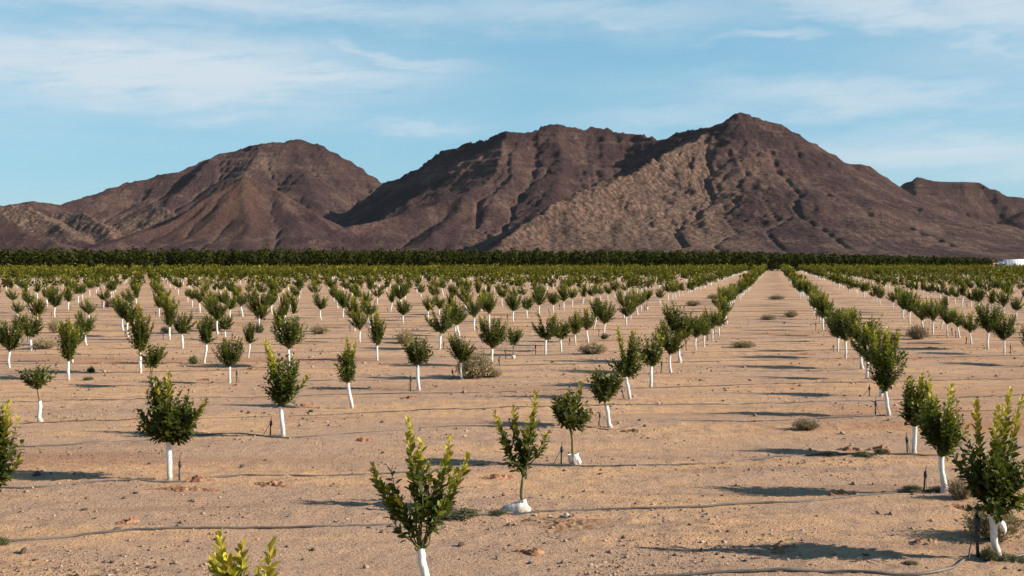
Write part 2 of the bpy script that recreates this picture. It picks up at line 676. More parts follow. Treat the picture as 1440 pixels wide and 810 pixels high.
# ------------------------------------------------------------------ the mountains
def build_mountains():
    # ridge lines: (photo x, photo y, distance); run = horizontal reach per metre of height; tan = pale rock; rough = rockiness
    Rg = []

    def ridge(pts, run=2.3, tan=0.0, rough=.5, sec=1.0, pw=1.5):
        Rg.append((np.array([at_depth(*p) for p in pts]), run, tan, rough, pw, sec))
    # left mountain
    ridge([(-1100, 340, 4300), (-700, 318, 4200), (-400, 305, 4100), (-150, 296, 4000), (0, 290, 3900), (50, 283, 3950), (80, 288, 4000),
           (120, 273, 4100), (180, 255, 4200), (230, 242, 4250), (260, 235, 4300), (300, 216, 4350), (340, 207, 4400),
           (370, 200, 4400), (420, 196, 4400), (450, 202, 4400), (475, 215, 4400), (500, 233, 4420), (545, 258, 4450),
           (620, 290, 4500), (700, 320, 4550)], 2.1, .08, .5)
    ridge([(300, 216, 4350), (250, 262, 4050), (215, 295, 3800), (180, 320, 3600)], 2.2, .25, .5, 0.4)
    ridge([(420, 196, 4400), (430, 235, 4100), (455, 275, 3850), (480, 305, 3650)], 2.2, .12, .5, 0.4)
    ridge([(370, 200, 4400), (350, 230, 4150), (330, 255, 3950)], 2.2, .4, .6, 0.5)
    ridge([(500, 233, 4420), (530, 270, 4150), (560, 310, 3900)], 2.2, .0, .5, 0.35)
    # hill in front of it
    ridge([(110, 350, 2750), (150, 345, 2850), (230, 312, 3000), (300, 273, 3120), (345, 247, 3200), (372, 256, 3190), (400, 270, 3150),
           (450, 298, 3080), (490, 330, 2980)], 2.0, -.7, .45)
    ridge([(345, 247, 3200), (352, 290, 2950), (340, 330, 2750)], 2.5, -.8, .4, 0.5)
    ridge([(400, 270, 3150), (425, 305, 2950), (455, 338, 2750)], 2.4, .35, .5, 0.4)
    # pale hills at the left
    ridge([(-260, 300, 3350), (-60, 296, 3400), (20, 286, 3400), (45, 290, 3380), (75, 310, 3300), (110, 330, 3150)], 2.2, 1.3, .7)
    ridge([(85, 293, 3700), (120, 300, 3600), (145, 313, 3500), (165, 335, 3350)], 2.2, 1.4, .7)
    ridge([(215, 285, 3750), (232, 292, 3700), (260, 310, 3600), (285, 330, 3450)], 2.2, 1.0, .7)
    ridge([(-500, 285, 2900), (-150, 287, 2950), (-20, 302, 2950), (50, 325, 2880), (110, 346, 2800)], 2.4, .05, .4)
    # middle mountain
    ridge([(660, 268, 3080), (600, 290, 2960), (540, 306, 2870), (470, 326, 2760), (400, 348, 2650)], 2.6, .1, .5)
    ridge([(480, 300, 3950), (545, 257, 3820), (580, 237, 3740), (610, 222, 3680), (640, 208, 3620),
           (665, 200, 3570), (690, 195, 3520), (705, 183, 3480), (715, 180, 3450), (732, 184, 3460), (750, 184, 3480),
           (770, 175, 3500), (790, 174, 3500), (820, 180, 3500), (850, 182, 3500), (880, 184, 3480), (910, 188, 3450), (940, 194, 3400)], 1.75, .0, .8)
    ridge([(715, 180, 3450), (695, 228, 3220), (660, 268, 3050), (610, 320, 2700)], 2.3, .12, .6, 0.6)
    ridge([(735, 184, 3460), (715, 240, 3150), (680, 290, 2850), (640, 335, 2600)], 2.4, .15, .6, 0.35)
    ridge([(790, 174, 3500), (790, 225, 3200), (770, 270, 2950), (735, 310, 2750)], 2.4, .05, .6, 0.5)
    ridge([(860, 182, 3500), (850, 215, 3280), (838, 245, 3080)], 2.3, .02, .6, 0.35)
    # main peak and its right shoulder
    ridge([(940, 194, 3400), (960, 190, 3330), (985, 186, 3280), (1005, 178, 3240), (1025, 167, 3210), (1042, 159, 3200),
           (1060, 166, 3200), (1090, 175, 3200), (1110, 183, 3190), (1130, 197, 3180), (1165, 217, 3160), (1200, 228, 3150),
           (1225, 235, 3150), (1250, 250, 3150), (1272, 262, 3140), (1330, 300, 3080), (1400, 330, 3000), (1480, 348, 2900)], 2.2, .0, .6)
    ridge([(1030, 166, 3215), (1042, 157, 3200), (1056, 166, 3200)], 1.2, .0, .9)
    ridge([(1110, 183, 3190), (1140, 230, 2980), (1175, 285, 2780), (1210, 335, 2580)], 2.4, .0, .4, 0.35)
    ridge([(1165, 217, 3160), (1200, 262, 2980), (1245, 310, 2780), (1290, 343, 2600)], 2.4, .0, .4, 0.3)
    ridge([(1225, 235, 3150), (1270, 290, 2980), (1320, 335, 2760)], 2.4, .0, .4, 0.3)
    ridge([(1050, 163, 3200), (1085, 225, 2980), (1110, 280, 2760), (1140, 335, 2540)], 2.4, .45, .8, 0.22)
    # pale rocky spur that comes forward and to the left
    ridge([(1005, 180, 3240), (985, 196, 3120), (930, 221, 2950), (880, 246, 2800), (830, 271, 2660), (790, 283, 2560),
           (740, 316, 2420), (695, 349, 2280)], 2.3, 1.0, 1.0)
    ridge([(985, 196, 3120), (975, 235, 2900), (985, 285, 2660), (1000, 335, 2430)], 2.4, 1.0, 1.0, 0.3)
    ridge([(905, 233, 2870), (890, 275, 2680), (880, 315, 2500), (870, 345, 2330)], 2.4, 1.0, 1.0, 0.22)
    ridge([(1030, 200, 3080), (1055, 255, 2830), (1075, 305, 2600), (1100, 345, 2400)], 2.4, .9, 1.0, 0.25)
    # flat-topped ridge far right and the dark hill before it
    ridge([(1180, 300, 4350), (1230, 272, 4300), (1270, 259, 4300), (1290, 248, 4300), (1305, 248, 4300), (1330, 252, 4300), (1370, 256, 4300), (1400, 268, 4250),
           (1440, 280, 4200), (1550, 300, 4200), (1750, 318, 4200), (2100, 325, 4300), (2500, 345, 4400)], 1.6, -.3, .35)
    ridge([(1370, 330, 2950), (1400, 318, 2990), (1440, 296, 3000), (1500, 284, 3050), (1600, 300, 3100), (1800, 335, 3100)], 2.2, .0, .4)

    dx = 10.0
    xs = np.arange(-3400, 3400 + dx, dx)
    ys = np.arange(1650, 5000 + dx, dx)
    X, Y = np.meshgrid(xs, ys)
    wx = X + 36 * fbm(X / 330, Y / 330, 4)
    wy = Y + 60 * fbm(X / 330 + 40, Y / 330 + 9, 4)
    Hh = np.zeros_like(X)
    T = np.zeros_like(X)
    Ro = np.full_like(X, .4)
    for pts, run, tan, rough, pw, sec in Rg:
        best = np.full_like(X, -1.0)
        x0, x1 = pts[:, 0].min() - 1000, pts[:, 0].max() + 1000
        sel = np.where((xs > x0) & (xs < x1))[0]
        if not len(sel):
            continue
        sl = slice(sel[0], sel[-1] + 1)
        qx, qy = wx[:, sl], wy[:, sl]
        bb = best[:, sl]
        for a, b in zip(pts[:-1], pts[1:]):
            d = b[:2] - a[:2]
            l2 = d @ d
            t = np.clip(((qx - a[0]) * d[0] + (qy - a[1]) * d[1]) / l2, 0, 1)
            z = a[2] + (b[2] - a[2]) * t
            dist = np.hypot(qx - a[0] - d[0] * t, qy - a[1] - d[1] * t)
            h = z * np.clip(1 - dist / (1.34 * run * np.maximum(z, 60)), 0, 1) ** 2.0
            np.maximum(bb, h, out=bb)
        w = 1 / (1 + np.exp(-np.clip((best - Hh) / 16.0, -30, 30)))
        T = T * (1 - w) + tan * w
        Ro = Ro * (1 - w) + rough * w
        Hh = Hh + sec * np.maximum(0, best - Hh)
    Ro = np.clip((Ro - .25) * 1.15, .06, .85)
    flank = np.clip(Hh / 120, 0, 1)
    Hh = Hh + flank * (15 * fbm(X / 300, Y / 300, 3) + 9 * Ro * ridged(X / 130, Y / 130, 3) - 4 * Ro)
    # stream-power erosion cuts the gullies
    ny, nx = Hh.shape
    offs = [(-1, -1), (-1, 0), (-1, 1), (0, -1), (0, 1), (1, -1), (1, 0), (1, 1)]
    n = ny * nx
    ids = np.arange(n).reshape(ny, nx)
    A = None
    for it in range(7):
        bs = np.zeros_like(Hh)
        rec = ids.copy()
        for dy, dxx in offs:
            nb = np.full_like(Hh, 1e9)
            nid = ids.copy()
            ysl, xsl = slice(max(0, -dy), ny - max(0, dy)), slice(max(0, -dxx), nx - max(0, dxx))
            ysn, xsn = slice(max(0, dy), ny - max(0, -dy)), slice(max(0, dxx), nx - max(0, -dxx))
            nb[ysl, xsl] = Hh[ysn, xsn]
            nid[ysl, xsl] = ids[ysn, xsn]
            s = (Hh - nb) / (1.414 if dy and dxx else 1.0)
            u = s > bs
            bs[u] = s[u]
            rec[u] = nid[u]
        order = np.argsort(Hh.ravel(), kind='stable')
        hl = Hh.ravel().tolist()
        act = [k for k in order.tolist() if hl[k] > 1.0]
        rl = rec.ravel().tolist()
        al = [dx * dx] * n
        for k in reversed(act):
            r = rl[k]
            if r != k:
                al[r] += al[k]
        c = .0025
        fl = (c * np.sqrt(np.minimum(np.array(al), 3e5))).tolist()
        for k in act:
            r = rl[k]
            if r != k:
                f = fl[k]
                hl[k] = (hl[k] + f * hl[r]) / (1 + f)
        Hh = np.array(hl).reshape(ny, nx)
        A = np.array(al).reshape(ny, nx)
    flow = np.clip((np.log10(A) - 3.3) / 1.6, 0, 1)

    def blur(a):
        p = np.pad(a, 1, mode='edge')
        return (p[:-2, 1:-1] + p[2:, 1:-1] + p[1:-1, :-2] + p[1:-1, 2:] + 4 * p[1:-1, 1:-1]) / 8
    Hs = blur(Hh) * .45 + Hh * .55
    flow = blur(flow)
    # fine mesh
    xf = np.concatenate([np.arange(-3350, -2200, 12.0), np.arange(-2200, 2200, 5.0), np.arange(2200, 3350, 12.0)])
    yf = np.concatenate([np.arange(1680, 3600, 5.0), np.arange(3600, 4950, 8.0)])

    def up(a, xq, yq):
        fx = (xq - xs[0]) / dx
        fy = (yq - ys[0]) / dx
        ix, iy = np.clip(fx.astype(int), 0, nx - 2), np.clip(fy.astype(int), 0, ny - 2)
        tx, ty = (fx - ix)[None, :], (fy - iy)[:, None]
        a00, a01 = a[np.ix_(iy, ix)], a[np.ix_(iy, ix + 1)]
        a10, a11 = a[np.ix_(iy + 1, ix)], a[np.ix_(iy + 1, ix + 1)]
        return (a00 * (1 - tx) + a01 * tx) * (1 - ty) + (a10 * (1 - tx) + a11 * tx) * ty
    Z = up(Hs, xf, yf)
    Tf, Rf, Ff = up(T, xf, yf), up(Ro, xf, yf), up(flow, xf, yf)
    XX, YY = np.meshgrid(xf, yf)
    fl2 = np.clip((Z - 12) / 90, 0, 1)
    Z = Z + fl2 * (2.0 + 10 * Rf * Rf) * (ridged(XX / 48, YY / 48, 4) - .3)
    crag = np.clip(fbm(XX / 170 + 3, YY / 170, 3) * 1.6 + .35, 0, 1) * np.clip(Rf - .12, 0, 1)
    Z = Z + fl2 * crag * (26 * np.clip(ridged(XX / 64 + 9, YY / 64, 3) - .32, 0, 1) + 9 * np.clip(ridged(XX / 24, YY / 24 + 4, 2) - .3, 0, 1))
    Z = Z + fl2 * 3.0 * Rf * fbm(XX / 15, YY / 15, 2)
    Z = Z + np.clip((Z - 160) / 80, 0, 1) * 9 * Rf * (ridged(XX / 30 + 5, YY / 30, 3) - .45)
    # rimrock: harder beds stand out as low cliffs near the tops
    bed = 30.0
    ph = (Z + 10 * fbm(XX / 300, YY / 300, 2)) / bed
    st = np.floor(ph) + np.clip((ph - np.floor(ph) - .25) / .5, 0, 1)
    top = np.maximum(np.clip((Z - 215) / 60, 0, 1) * .5, ((XX > 1150) & (YY > 3800)) * np.clip((Z - 120) / 60, 0, 1) * .65) * np.clip(1 - Tf * 1.2, 0, 1)
    Z = Z * (1 - top) + (st * bed - 0 * Z) * top
    Z = np.where(Z < .8, -4.0, Z)
    nyf, nxf = Z.shape
    i = np.arange(nyf - 1)[:, None] * nxf
    j = np.arange(nxf - 1)[None]
    q = np.stack([i + j, i + j + 1, i + nxf + j + 1, i + nxf + j], -1).reshape(-1, 4)
    zf = Z.ravel()
    q = q[(zf[q] > -3).any(1)]
    used = np.unique(q)
    remap = np.full(len(zf), -1, np.int64)
    remap[used] = np.arange(len(used))
    co = np.stack([XX, YY, Z], -1).reshape(-1, 3)[used]
    me = mesh_np('mountain', co, None, remap[q], M['mountain'], True, {'tan': Tf.ravel()[used], 'flow': Ff.ravel()[used]})
    o = link(bpy.data.objects.new('mountain', me))
    tag(o, kind='structure')


build_mountains()

# ------------------------------------------------------------------ citrus trees
LEAF_V = np.array([[0, 0, 0], [.34, .29, .07], [.72, .24, .05], [1.0, 0, -.08], [.72, -.24, .05], [.34, -.29, .07], [.52, 0, -.03]])
LEAF_T = np.array([[0, 6, 1], [1, 6, 2], [2, 6, 3], [3, 6, 4], [4, 6, 5], [5, 6, 0]])


def unit(v):
    return v / (np.linalg.norm(v) + 1e-9)


def leaf_frames(pos, dirs, ups, ln, wd):
    """n x 3 x 3 column frames scaled"""
    d = dirs / (np.linalg.norm(dirs, axis=1, keepdims=True) + 1e-9)
    s = np.cross(ups, d)
    s /= np.linalg.norm(s, axis=1, keepdims=True) + 1e-9
    u = np.cross(d, s)
    return np.stack([d * ln[:, None], s * wd[:, None], u * ln[:, None]], -1)


class TreeData:
    pass


def grow(seed, h, th, w, style='round', shoots=46, leaf=.085, lean=(0, 0), yellow=.25, crook=.0, tips=(), tip_fresh=1.0):
    """one young citrus tree: trunk line, branch tubes and leaves, base at the origin"""
    r = np.random.default_rng(seed)
    T = TreeData()
    T.h, T.th = h, th
    tz = np.linspace(0, th, 7)
    T.trunk = np.stack([lean[0] * tz / th + crook * np.sin(tz / th * 5 + seed), lean[1] * tz / th + .4 * crook * np.sin(tz / th * 4), tz], -1)
    T.trunk[0, :2] = 0
    top = T.trunk[-1].copy()
    ch = h - th
    P, Dn, U, Ln, To = [], [], [], [], []
    T.br = MB()
    CL = [(k * 2.4 + r.uniform(-.5, .5), r.uniform(.12, .92), r.uniform(.72, 1.15)) for k in range(9)] + [(r.uniform(0, 6), .45, .6)] * 3
    ends = []
    for i in range(shoots):
        az = i * 2.399 + r.uniform(-.5, .5)
        if style == 'vase':
            k = r.uniform(0, 1)
            rad = w / 2 * r.uniform(.15, 1.0)
            zz = ch * (r.uniform(.18, .75) + .25 * r.uniform() * (1 if i % 3 == 0 else .5))
            e = top + np.array([rad * math.cos(az), rad * math.sin(az), min(zz + .15 * rad, ch)])
        elif style == 'tall':
            t = r.uniform(.08, 1.0)
            rad = w / 2 * (math.sin(math.pi * min(1, t * .85 + .14)) ** .7) * r.uniform(.3, 1.0) * (.8 + .35 * math.sin(az * 2 + t * 9 + seed))
            e = top + np.array([rad * math.cos(az), rad * math.sin(az), ch * t])
        else:
            ca_, ct_, cr_ = CL[r.integers(len(CL))]
            az = ca_ + r.normal(0, .42)
            t = min(1.0, max(.02, ct_ + r.normal(0, .13)))
            prof = math.sqrt(max(.05, 1 - ((t - .52) / .62) ** 2))
            rad = w / 2 * prof * cr_ * math.sqrt(r.uniform(.10, 1.0)) * r.uniform(.85, 1.12)
            e = top + np.array([rad * math.cos(az), rad * math.sin(az), ch * t])
        ends.append(e)
    for (tx, ty, tzz) in tips:
        ends.append(np.array([tx, ty, tzz]))
    for i, e in enumerate(ends):
        tip = i >= shoots
        out = e - top
        zt = out[2]
        if zt < .22 * ch and not tip:
            st = T.trunk[-1] + np.array([0, 0, r.uniform(-.02, .08)])
        else:
            k = r.uniform(.10, .42)
            st = top + out * np.array([k * .8, k * .8, k * .8]) + r.normal(0, .02, 3)
            if i % 2 == 0 or tip:
                q = np.linspace(0, 1, 4)[:, None]
                T.br.tube(top * (1 - q) + st * q + np.sin(q * np.pi) * r.normal(0, .02, 3), np.linspace(.013, .008, 4), 5, False)
        L = np.linalg.norm(e - st)
        ctrl = (st + e) / 2 + np.array([out[0], out[1], 0]) * .16 - np.array([0, 0, .04 * L]) + r.normal(0, .02, 3)
        nseg = 6
        s = np.linspace(0, 1, nseg)[:, None]
        path = (1 - s) ** 2 * st + 2 * s * (1 - s) * ctrl + s ** 2 * e
        T.br.tube(path, np.linspace(.0075, .0025, nseg), 4, False)
        nl = max(4, int(L / .028)) if not tip else max(5, int(L / .017))
        fresh = (r.uniform() < yellow * (.3 + 1.1 * zt / ch)) or (tip and r.uniform() < tip_fresh)
        for j in range(nl):
            t = (j + r.uniform(0, 1)) / nl
            t = .12 + .88 * t
            p = (1 - t) ** 2 * st + 2 * t * (1 - t) * ctrl + t * t * e
            tn = unit(2 * (1 - t) * (ctrl - st) + 2 * t * (e - ctrl))
            a = j * 2.4 + r.uniform(-.6, .6) + i
            e1 = unit(np.cross(tn, [.31, .2, .93]))
            e2 = np.cross(tn, e1)
            radial = e1 * math.cos(a) + e2 * math.sin(a)
            op = (r.uniform(.35, .85) if tip else r.uniform(.5, 1.15)) if t < .92 else r.uniform(.15, .6)
            d = unit(tn * math.cos(op) + radial * math.sin(op) + np.array([0, 0, r.uniform(-.25, .12) if tip else r.uniform(-.55, .1)]))
            P.append(p + radial * .006)
            Dn.append(d)
            U.append(unit(tn * .8 + np.array([0, 0, .7]) + r.normal(0, .25, 3)))
            Ln.append(leaf * r.uniform(.72, 1.15) * (1 - .38 * max(0, t - .75) / .25))
            hz = (p[2] - th) / ch
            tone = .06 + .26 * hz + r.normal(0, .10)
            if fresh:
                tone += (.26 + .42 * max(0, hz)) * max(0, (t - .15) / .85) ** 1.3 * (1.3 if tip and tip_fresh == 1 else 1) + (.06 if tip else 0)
            To.append(min(1, max(0, tone)))
    T.P, T.D, T.U, T.L, T.To = map(np.array, (P, Dn, U, Ln, To))
    T.fr = leaf_frames(T.P, T.D, T.U, T.L, T.L * r.uniform(.85, 1.1, len(T.L)))
    return T


def leaves_mesh(T, name, sel=None, mat=None):
    P, fr, To = (T.P, T.fr, T.To) if sel is None else (T.P[sel], T.fr[sel], T.To[sel])
    n, k = len(P), len(LEAF_V)
    co = np.einsum('nij,kj->nki', fr, LEAF_V) + P[:, None]
    tri = (np.arange(n)[:, None, None] * k + LEAF_T[None]).reshape(-1, 3)
    return mesh_np(name, co.reshape(-1, 3), tri, None, mat or M['leaf'], True, {'tone': np.repeat(To, k)})


def sleeve_mesh(T, top, seed, style='straight'):
    r = np.random.default_rng(seed + 500)
    b = MB()
    if style == 'slumped':
        z = np.array([-.02, .0, .03, .06, .09, .12, .16])
        rad = np.array([.12, .125, .11, .085, .062, .05, .045])
        pts = np.stack([np.interp(z, T.trunk[:, 2], T.trunk[:, 0]), np.interp(z, T.trunk[:, 2], T.trunk[:, 1]), z], -1)
        b.tube(pts, rad, 26, False, .03, r, .09)
        q = np.linspace(0, 1, 7)
        lob = np.stack([.02 - .30 * q, -.03 + .05 * q, .065 - .05 * q], -1)
        b.tube(lob, .07 * np.sqrt(np.clip(1 - (q * 1.5 - .5) ** 2, .05, 1)), 22, True, .04, r, .10)
    elif style == 'cup':
        z = np.linspace(-.02, top, 6)
        rad = np.array([.055, .075, .08, .085, .078, .082])
        pts = np.stack([np.interp(z, T.trunk[:, 2], T.trunk[:, 0]), np.interp(z, T.trunk[:, 2], T.trunk[:, 1]), z], -1)
        b.tube(pts, rad, 24, False, .03, r, .09)
    else:
        nn = 9
        z = np.linspace(-.03, top, nn)
        base = {'flared': 1.75, 'ragged': 1.2}.get(style, 1.08)
        rad = .037 * np.interp(np.linspace(0, 1, nn), [0, .12, .3, 1], [base, 1.0 + (base - 1) * .55, 1.0, .98])
        rad = rad * (1 + r.normal(0, .035, nn))
        pts = np.stack([np.interp(z, T.trunk[:, 2], T.trunk[:, 0]), np.interp(z, T.trunk[:, 2], T.trunk[:, 1]), z], -1)
        pts[:, :2] += r.normal(0, .003, (nn, 2))
        b.tube(pts, rad, 12, False, .03, r)
        # rolled rim
        a = np.linspace(0, 2 * np.pi, 13)[:-1]
        if style == 'ragged':
            c = pts[-2]
            fl = np.array([[.015, -.035, .02], [.055, -.05, -.02], [.095, -.052, -.075], [.118, -.045, -.125], [.122, -.03, -.165]]) + c
            wv = np.array([[.022, .008, .034], [.026, .01, .03], [.026, .014, .022], [.02, .016, .014], [.01, .012, .004]])
            top_, bot_ = fl + wv, fl - wv
            co = np.vstack([top_, bot_, top_ + [0, .006, 0], bot_ + [0, .006, 0]])
            qf = []
            for k in range(4):
                qf += [[k, 5 + k, 6 + k, 1 + k], [10 + k, 11 + k, 16 + k, 15 + k], [k, k + 1, 11 + k, 10 + k], [5 + k, 15 + k, 16 + k, 6 + k]]
            b.add(co, None, qf)
    return b.mesh('trunk_sleeve', M['sleeve'], True)


def tree_parts(T, seed, sleeve_top, sleeve='straight', leaf_parts=0):
    """list of (name, mesh) for one tree; leaf_parts = number of leaves kept as separate parts"""
    parts = []
    b = MB()
    rt = np.linspace(.030, .019, len(T.trunk))
    tr = T.trunk.copy()
    tr[0, 2] = -.05
    b.tube(tr, rt, 9, True)
    parts.append(('trunk', b.mesh('trunk', M['bark'], True)))
    parts.append(('trunk_sleeve', sleeve_mesh(T, sleeve_top, seed, sleeve)))
    parts.append(('branches', T.br.mesh('branches', M['twig'], True)))
    return parts


PROTO_SPECS = [
    # style, h, trunk, w, shoots, yellow, lean, sleeve, words
    ('round', 1.50, .56, .98, 58, .20, (0, 0), 'straight', 'round dense crown on a straight white sleeve'),
    ('round', 1.42, .55, .86, 50, .30, (.05, .0), 'straight', 'compact crown and a white sleeve tipping slightly rightward'),
    ('tall', 1.72, .56, .72, 56, .35, (0, .02), 'straight', 'tall narrow crown above a white sleeve'),
    ('round', 1.62, .60, 1.08, 64, .30, (-.04, 0), 'flared', 'wide bushy crown and a white sleeve flared at the soil'),
    ('vase', 1.62, .58, .95, 34, .55, (.0, 0), 'straight', 'open upright shoots with yellow tips above a white sleeve'),
    ('tall', 1.50, .62, .60, 44, .15, (.10, 0), 'straight', 'slim dark crown on a leaning white sleeve'),
    ('round', 1.24, .52, .72, 42, .12, (-.03, 0), 'straight', 'small dark crown on a short white sleeve'),
    ('vase', 1.48, .54, .88, 32, .40, (-.08, 0), 'flared', 'spreading shoots and a white sleeve leaning leftward'),
    ('tall', 1.60, .54, .84, 60, .55, (0, 0), 'straight', 'full upright crown flushed with yellow-green new leaves'),
    ('round', 1.38, .62, .84, 48, .40, (.02, 0), 'cup', 'bare lower trunk and a slipped white sleeve'),
]
PROTO = []
for i, (st, h, th, w, n, yl, ln, sl, words) in enumerate(PROTO_SPECS):
    rr = np.random.default_rng(300 + i)
    tp = []
    for _ in range(5):
        a, e = rr.uniform(0, 6.28), rr.uniform(.15, 1.0)
        q = w * .5 * (1.22 - .45 * e)
        tp.append((q * math.cos(a), q * math.sin(a), th + (h - th) * (.35 + .72 * e)))
    T = grow(100 + i, h, th, w * 1.16, st, int(n * 1.3), .092, ln, yl, .012, tp, .5)
    sh = .16 if sl == 'cup' else th * .94
    parts = tree_parts(T, 100 + i, sh, sl)
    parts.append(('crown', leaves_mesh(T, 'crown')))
    PROTO.append((T, parts, words))

TREE_GROUP = 'young citrus trees planted in rows'


def place_tree(x, y, parts, scale, rot, label, near=True, sx=1.0):
    root = empty('citrus_tree', (x, y, gz1(x, y)))
    root.rotation_euler = (0, 0, rot)
    root.scale = (scale * sx, scale * sx, scale)
    tag(root, label, 'tree', TREE_GROUP)
    for nm, me in parts:
        if not near and nm in ('trunk', 'branches'):
            continue
        o = bpy.data.objects.new(nm, me)
        if nm == 'crown':
            tag(o, kind='stuff')
        link(o, root)
    return root


_leafmesh = {}


def leaf_obj_mesh(tone):
    k = int(round(tone * 8))
    if k not in _leafmesh:
        _leafmesh[k] = mesh_np('leaf', LEAF_V, LEAF_T, None, M['leaf'], True, {'tone': np.full(len(LEAF_V), k / 8)})
    return _leafmesh[k]


def place_leafy_tree(x, y, T, parts, label, nleaf=300):
    """near tree: its largest showing leaves are parts of their own"""
    root = place_tree(x, y, parts, 1.0, 0.0, label)
    br = [c for c in root.children if c.name.startswith('branches')][0]
    # those that show largest: facing the camera side of the crown and long
    score = T.L * 12 - T.P[:, 1] * 1.2 + T.To * .4
    order = np.argsort(-score)
    pick, rest = order[:nleaf], order[nleaf:]
    for k in pick:
        o = bpy.data.objects.new('leaf', leaf_obj_mesh(T.To[k]))
        m = Matrix.Identity(4)
        for a in range(3):
            for b in range(3):
                m[a][b] = float(T.fr[k][a][b])
            m[a][3] = float(T.P[k][a])
        link(o, br)
        o.matrix_local = m
    if len(rest):
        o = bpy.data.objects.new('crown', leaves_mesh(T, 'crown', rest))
        tag(o, kind='stuff')
        link(o, root)
    return root


# trees measured in the photograph: base pixel, top pixel y, crown width in pixels
def size_at(px, py, top):
    x, y = on_ground(px, py)
    z = at_depth(px, top, y)[2]
    return x, y, z - 0


def custom(px, py, top, wpx, style, shoots, label, th_px=None, sleeve='straight', sleeve_top=None, lean=(0, 0), crook=.01,
           yellow=.3, seed=1, tips=(), leafy=False, leaf=.088):
    x, y, h = size_at(px, py, top)
    w = wpx / F * y
    th = .37 * h if th_px is None else at_depth(px, th_px, y)[2]
    tp = []
    for (tx, ty) in tips:
        q = at_depth(tx, ty, y)
        tp.append((q[0] - x, PYR.uniform(-.15, .1) * w, q[2]))
    T = grow(seed, h, th, w, style, int(shoots * 1.25), leaf * 1.05, lean, yellow, crook, tp)
    stp = th * .95 if sleeve_top is None else at_depth(px, sleeve_top, y)[2]
    parts = tree_parts(T, seed, stp, sleeve)
    if leafy:
        place_leafy_tree(x, y, T, parts, label)
    else:
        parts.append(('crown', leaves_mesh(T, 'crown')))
        place_tree(x, y, parts, 1, 0, label)
    return x, y


NEAR = []
NEAR.append(custom(602, 835, 612, 120, 'vase', 10, 'open citrus tree with yellow shoot tips above a banded white trunk wrap', 772, 'straight', 771,
                   (-.06, 0), .012, .5, 1, [(575, 590), (632, 618), (656, 642), (522, 656), (592, 622), (545, 690), (640, 660), (560, 700)], True, .098))
NEAR.append(custom(735, 720, 575, 70, 'vase', 16, 'citrus tree with bare lower trunk and white sleeve slumped onto soil', 670, 'slumped', None,
                   (.0, 0), .012, .25, 2, [(754, 552), (695, 578), (722, 572), (768, 610), (742, 600)], True, .092))
NEAR.append(custom(1405, 788, 575, 116, 'round', 66, 'large citrus tree on a torn white sleeve with a flapping strip', 722, 'ragged', 720,
                   (-.09, 0), .012, .12, 3, [(1416, 548), (1372, 565), (1437, 560), (1396, 570)], True, .096))
NEAR.append(custom(345, 1090, 790, 110, 'vase', 22, 'citrus tree showing only its bright yellow topmost leaf shoots', None, 'straight', None,
                   (0, 0), .01, .9, 4, [(312, 752), (382, 770), (338, 772), (300, 790), (325, 785)], True, .10))
NEAR.append(custom(-14, 748, 575, 92, 'round', 44, 'citrus tree cut off by the picture border with crown leaves reaching low', 695, 'straight', None,
                   (0, 0), .01, .3, 5, [(10, 566), (33, 640), (12, 585)], False, .092))
NEAR.append(custom(238, 677, 532, 100, 'round', 118, 'fullest dark citrus tree beside a black stake and red soil mound', 622, 'straight', 622,
                   (-.0, 0), .006, .06, 6, [(240, 524), (294, 562), (195, 580), (222, 540), (285, 575)]))
NEAR.append(custom(398, 614, 500, 64, 'round', 58, 'citrus tree with one bright yellow shoot rising beside its dark crown', 572, 'straight', 571,
                   (-.03, 0), .008, .08, 7, [(372, 478), (378, 484), (384, 494), (432, 528)]))
NEAR.append(custom(495, 574, 482, 38, 'tall', 40, 'narrow yellow-tipped citrus tree on a slanting tall white sleeve', 538, 'straight', 537,
                   (-.09, 0), .006, .55, 8, [(488, 474), (500, 480)]))
NEAR.append(custom(589, 549, 474, 50, 'round', 56, 'dark round citrus tree on a tall straight sleeve beside a thin post', 512, 'straight', 513,
                   (-.04, 0), .006, .1, 9))
NEAR.append(custom(812, 653, 545, 70, 'round', 64, 'dark citrus tree with a crooked bare trunk in a short white cup', 600, 'cup', 637,
                   (-.14, 0), .03, .08, 10, [(816, 536), (784, 556)]))
NEAR.append(custom(858, 602, 496, 66, 'round', 64, 'citrus tree leaning over the neighbour with a crooked trunk', 565, 'flared', 571,
                   (-.10, 0), .012, .12, 11))
NEAR.append(custom(886, 562, 464, 62, 'round', 64, 'tall yellow-tipped citrus tree with slanted sleeve among overlapping crowns', 530, 'straight', 531,
                   (-.10, 0), .006, .4, 12, [(868, 458)]))
NEAR.append(custom(915, 545, 468, 56, 'round', 60, 'citrus tree with a broad crown tilted over its thin white sleeve', 512, 'straight', 514,
                   (.02, 0), .006, .1, 13))
NEAR.append(custom(1328, 695, 548, 74, 'round', 66, 'citrus tree with yellow new leaves, first behind the torn-sleeve tree', 645, 'flared', 644,
                   (-.05, 0), .008, .55, 14, [(1342, 542), (1310, 545)]))
NEAR.append(custom(1286, 640, 530, 62, 'round', 64, 'wide citrus tree flushed yellow on top, second behind torn-sleeve tree', 600, 'straight', 600,
                   (.0, 0), .006, .6, 15, [(1295, 524), (1305, 530)]))
NEAR.append(custom(1251, 586, 470, 54, 'tall', 64, 'tall full citrus tree on a slanting sleeve, third behind torn-sleeve tree', 552, 'straight', 550,
                   (-.10, 0), .006, .35, 16, [(1246, 462), (1228, 466)]))
NEAR.append(custom(57, 592, 506, 58, 'vase', 30, 'sparse flat-topped citrus tree on a thick bent white sleeve', 545, 'flared', 562,
                   (-.05, 0), .02, .15, 17))

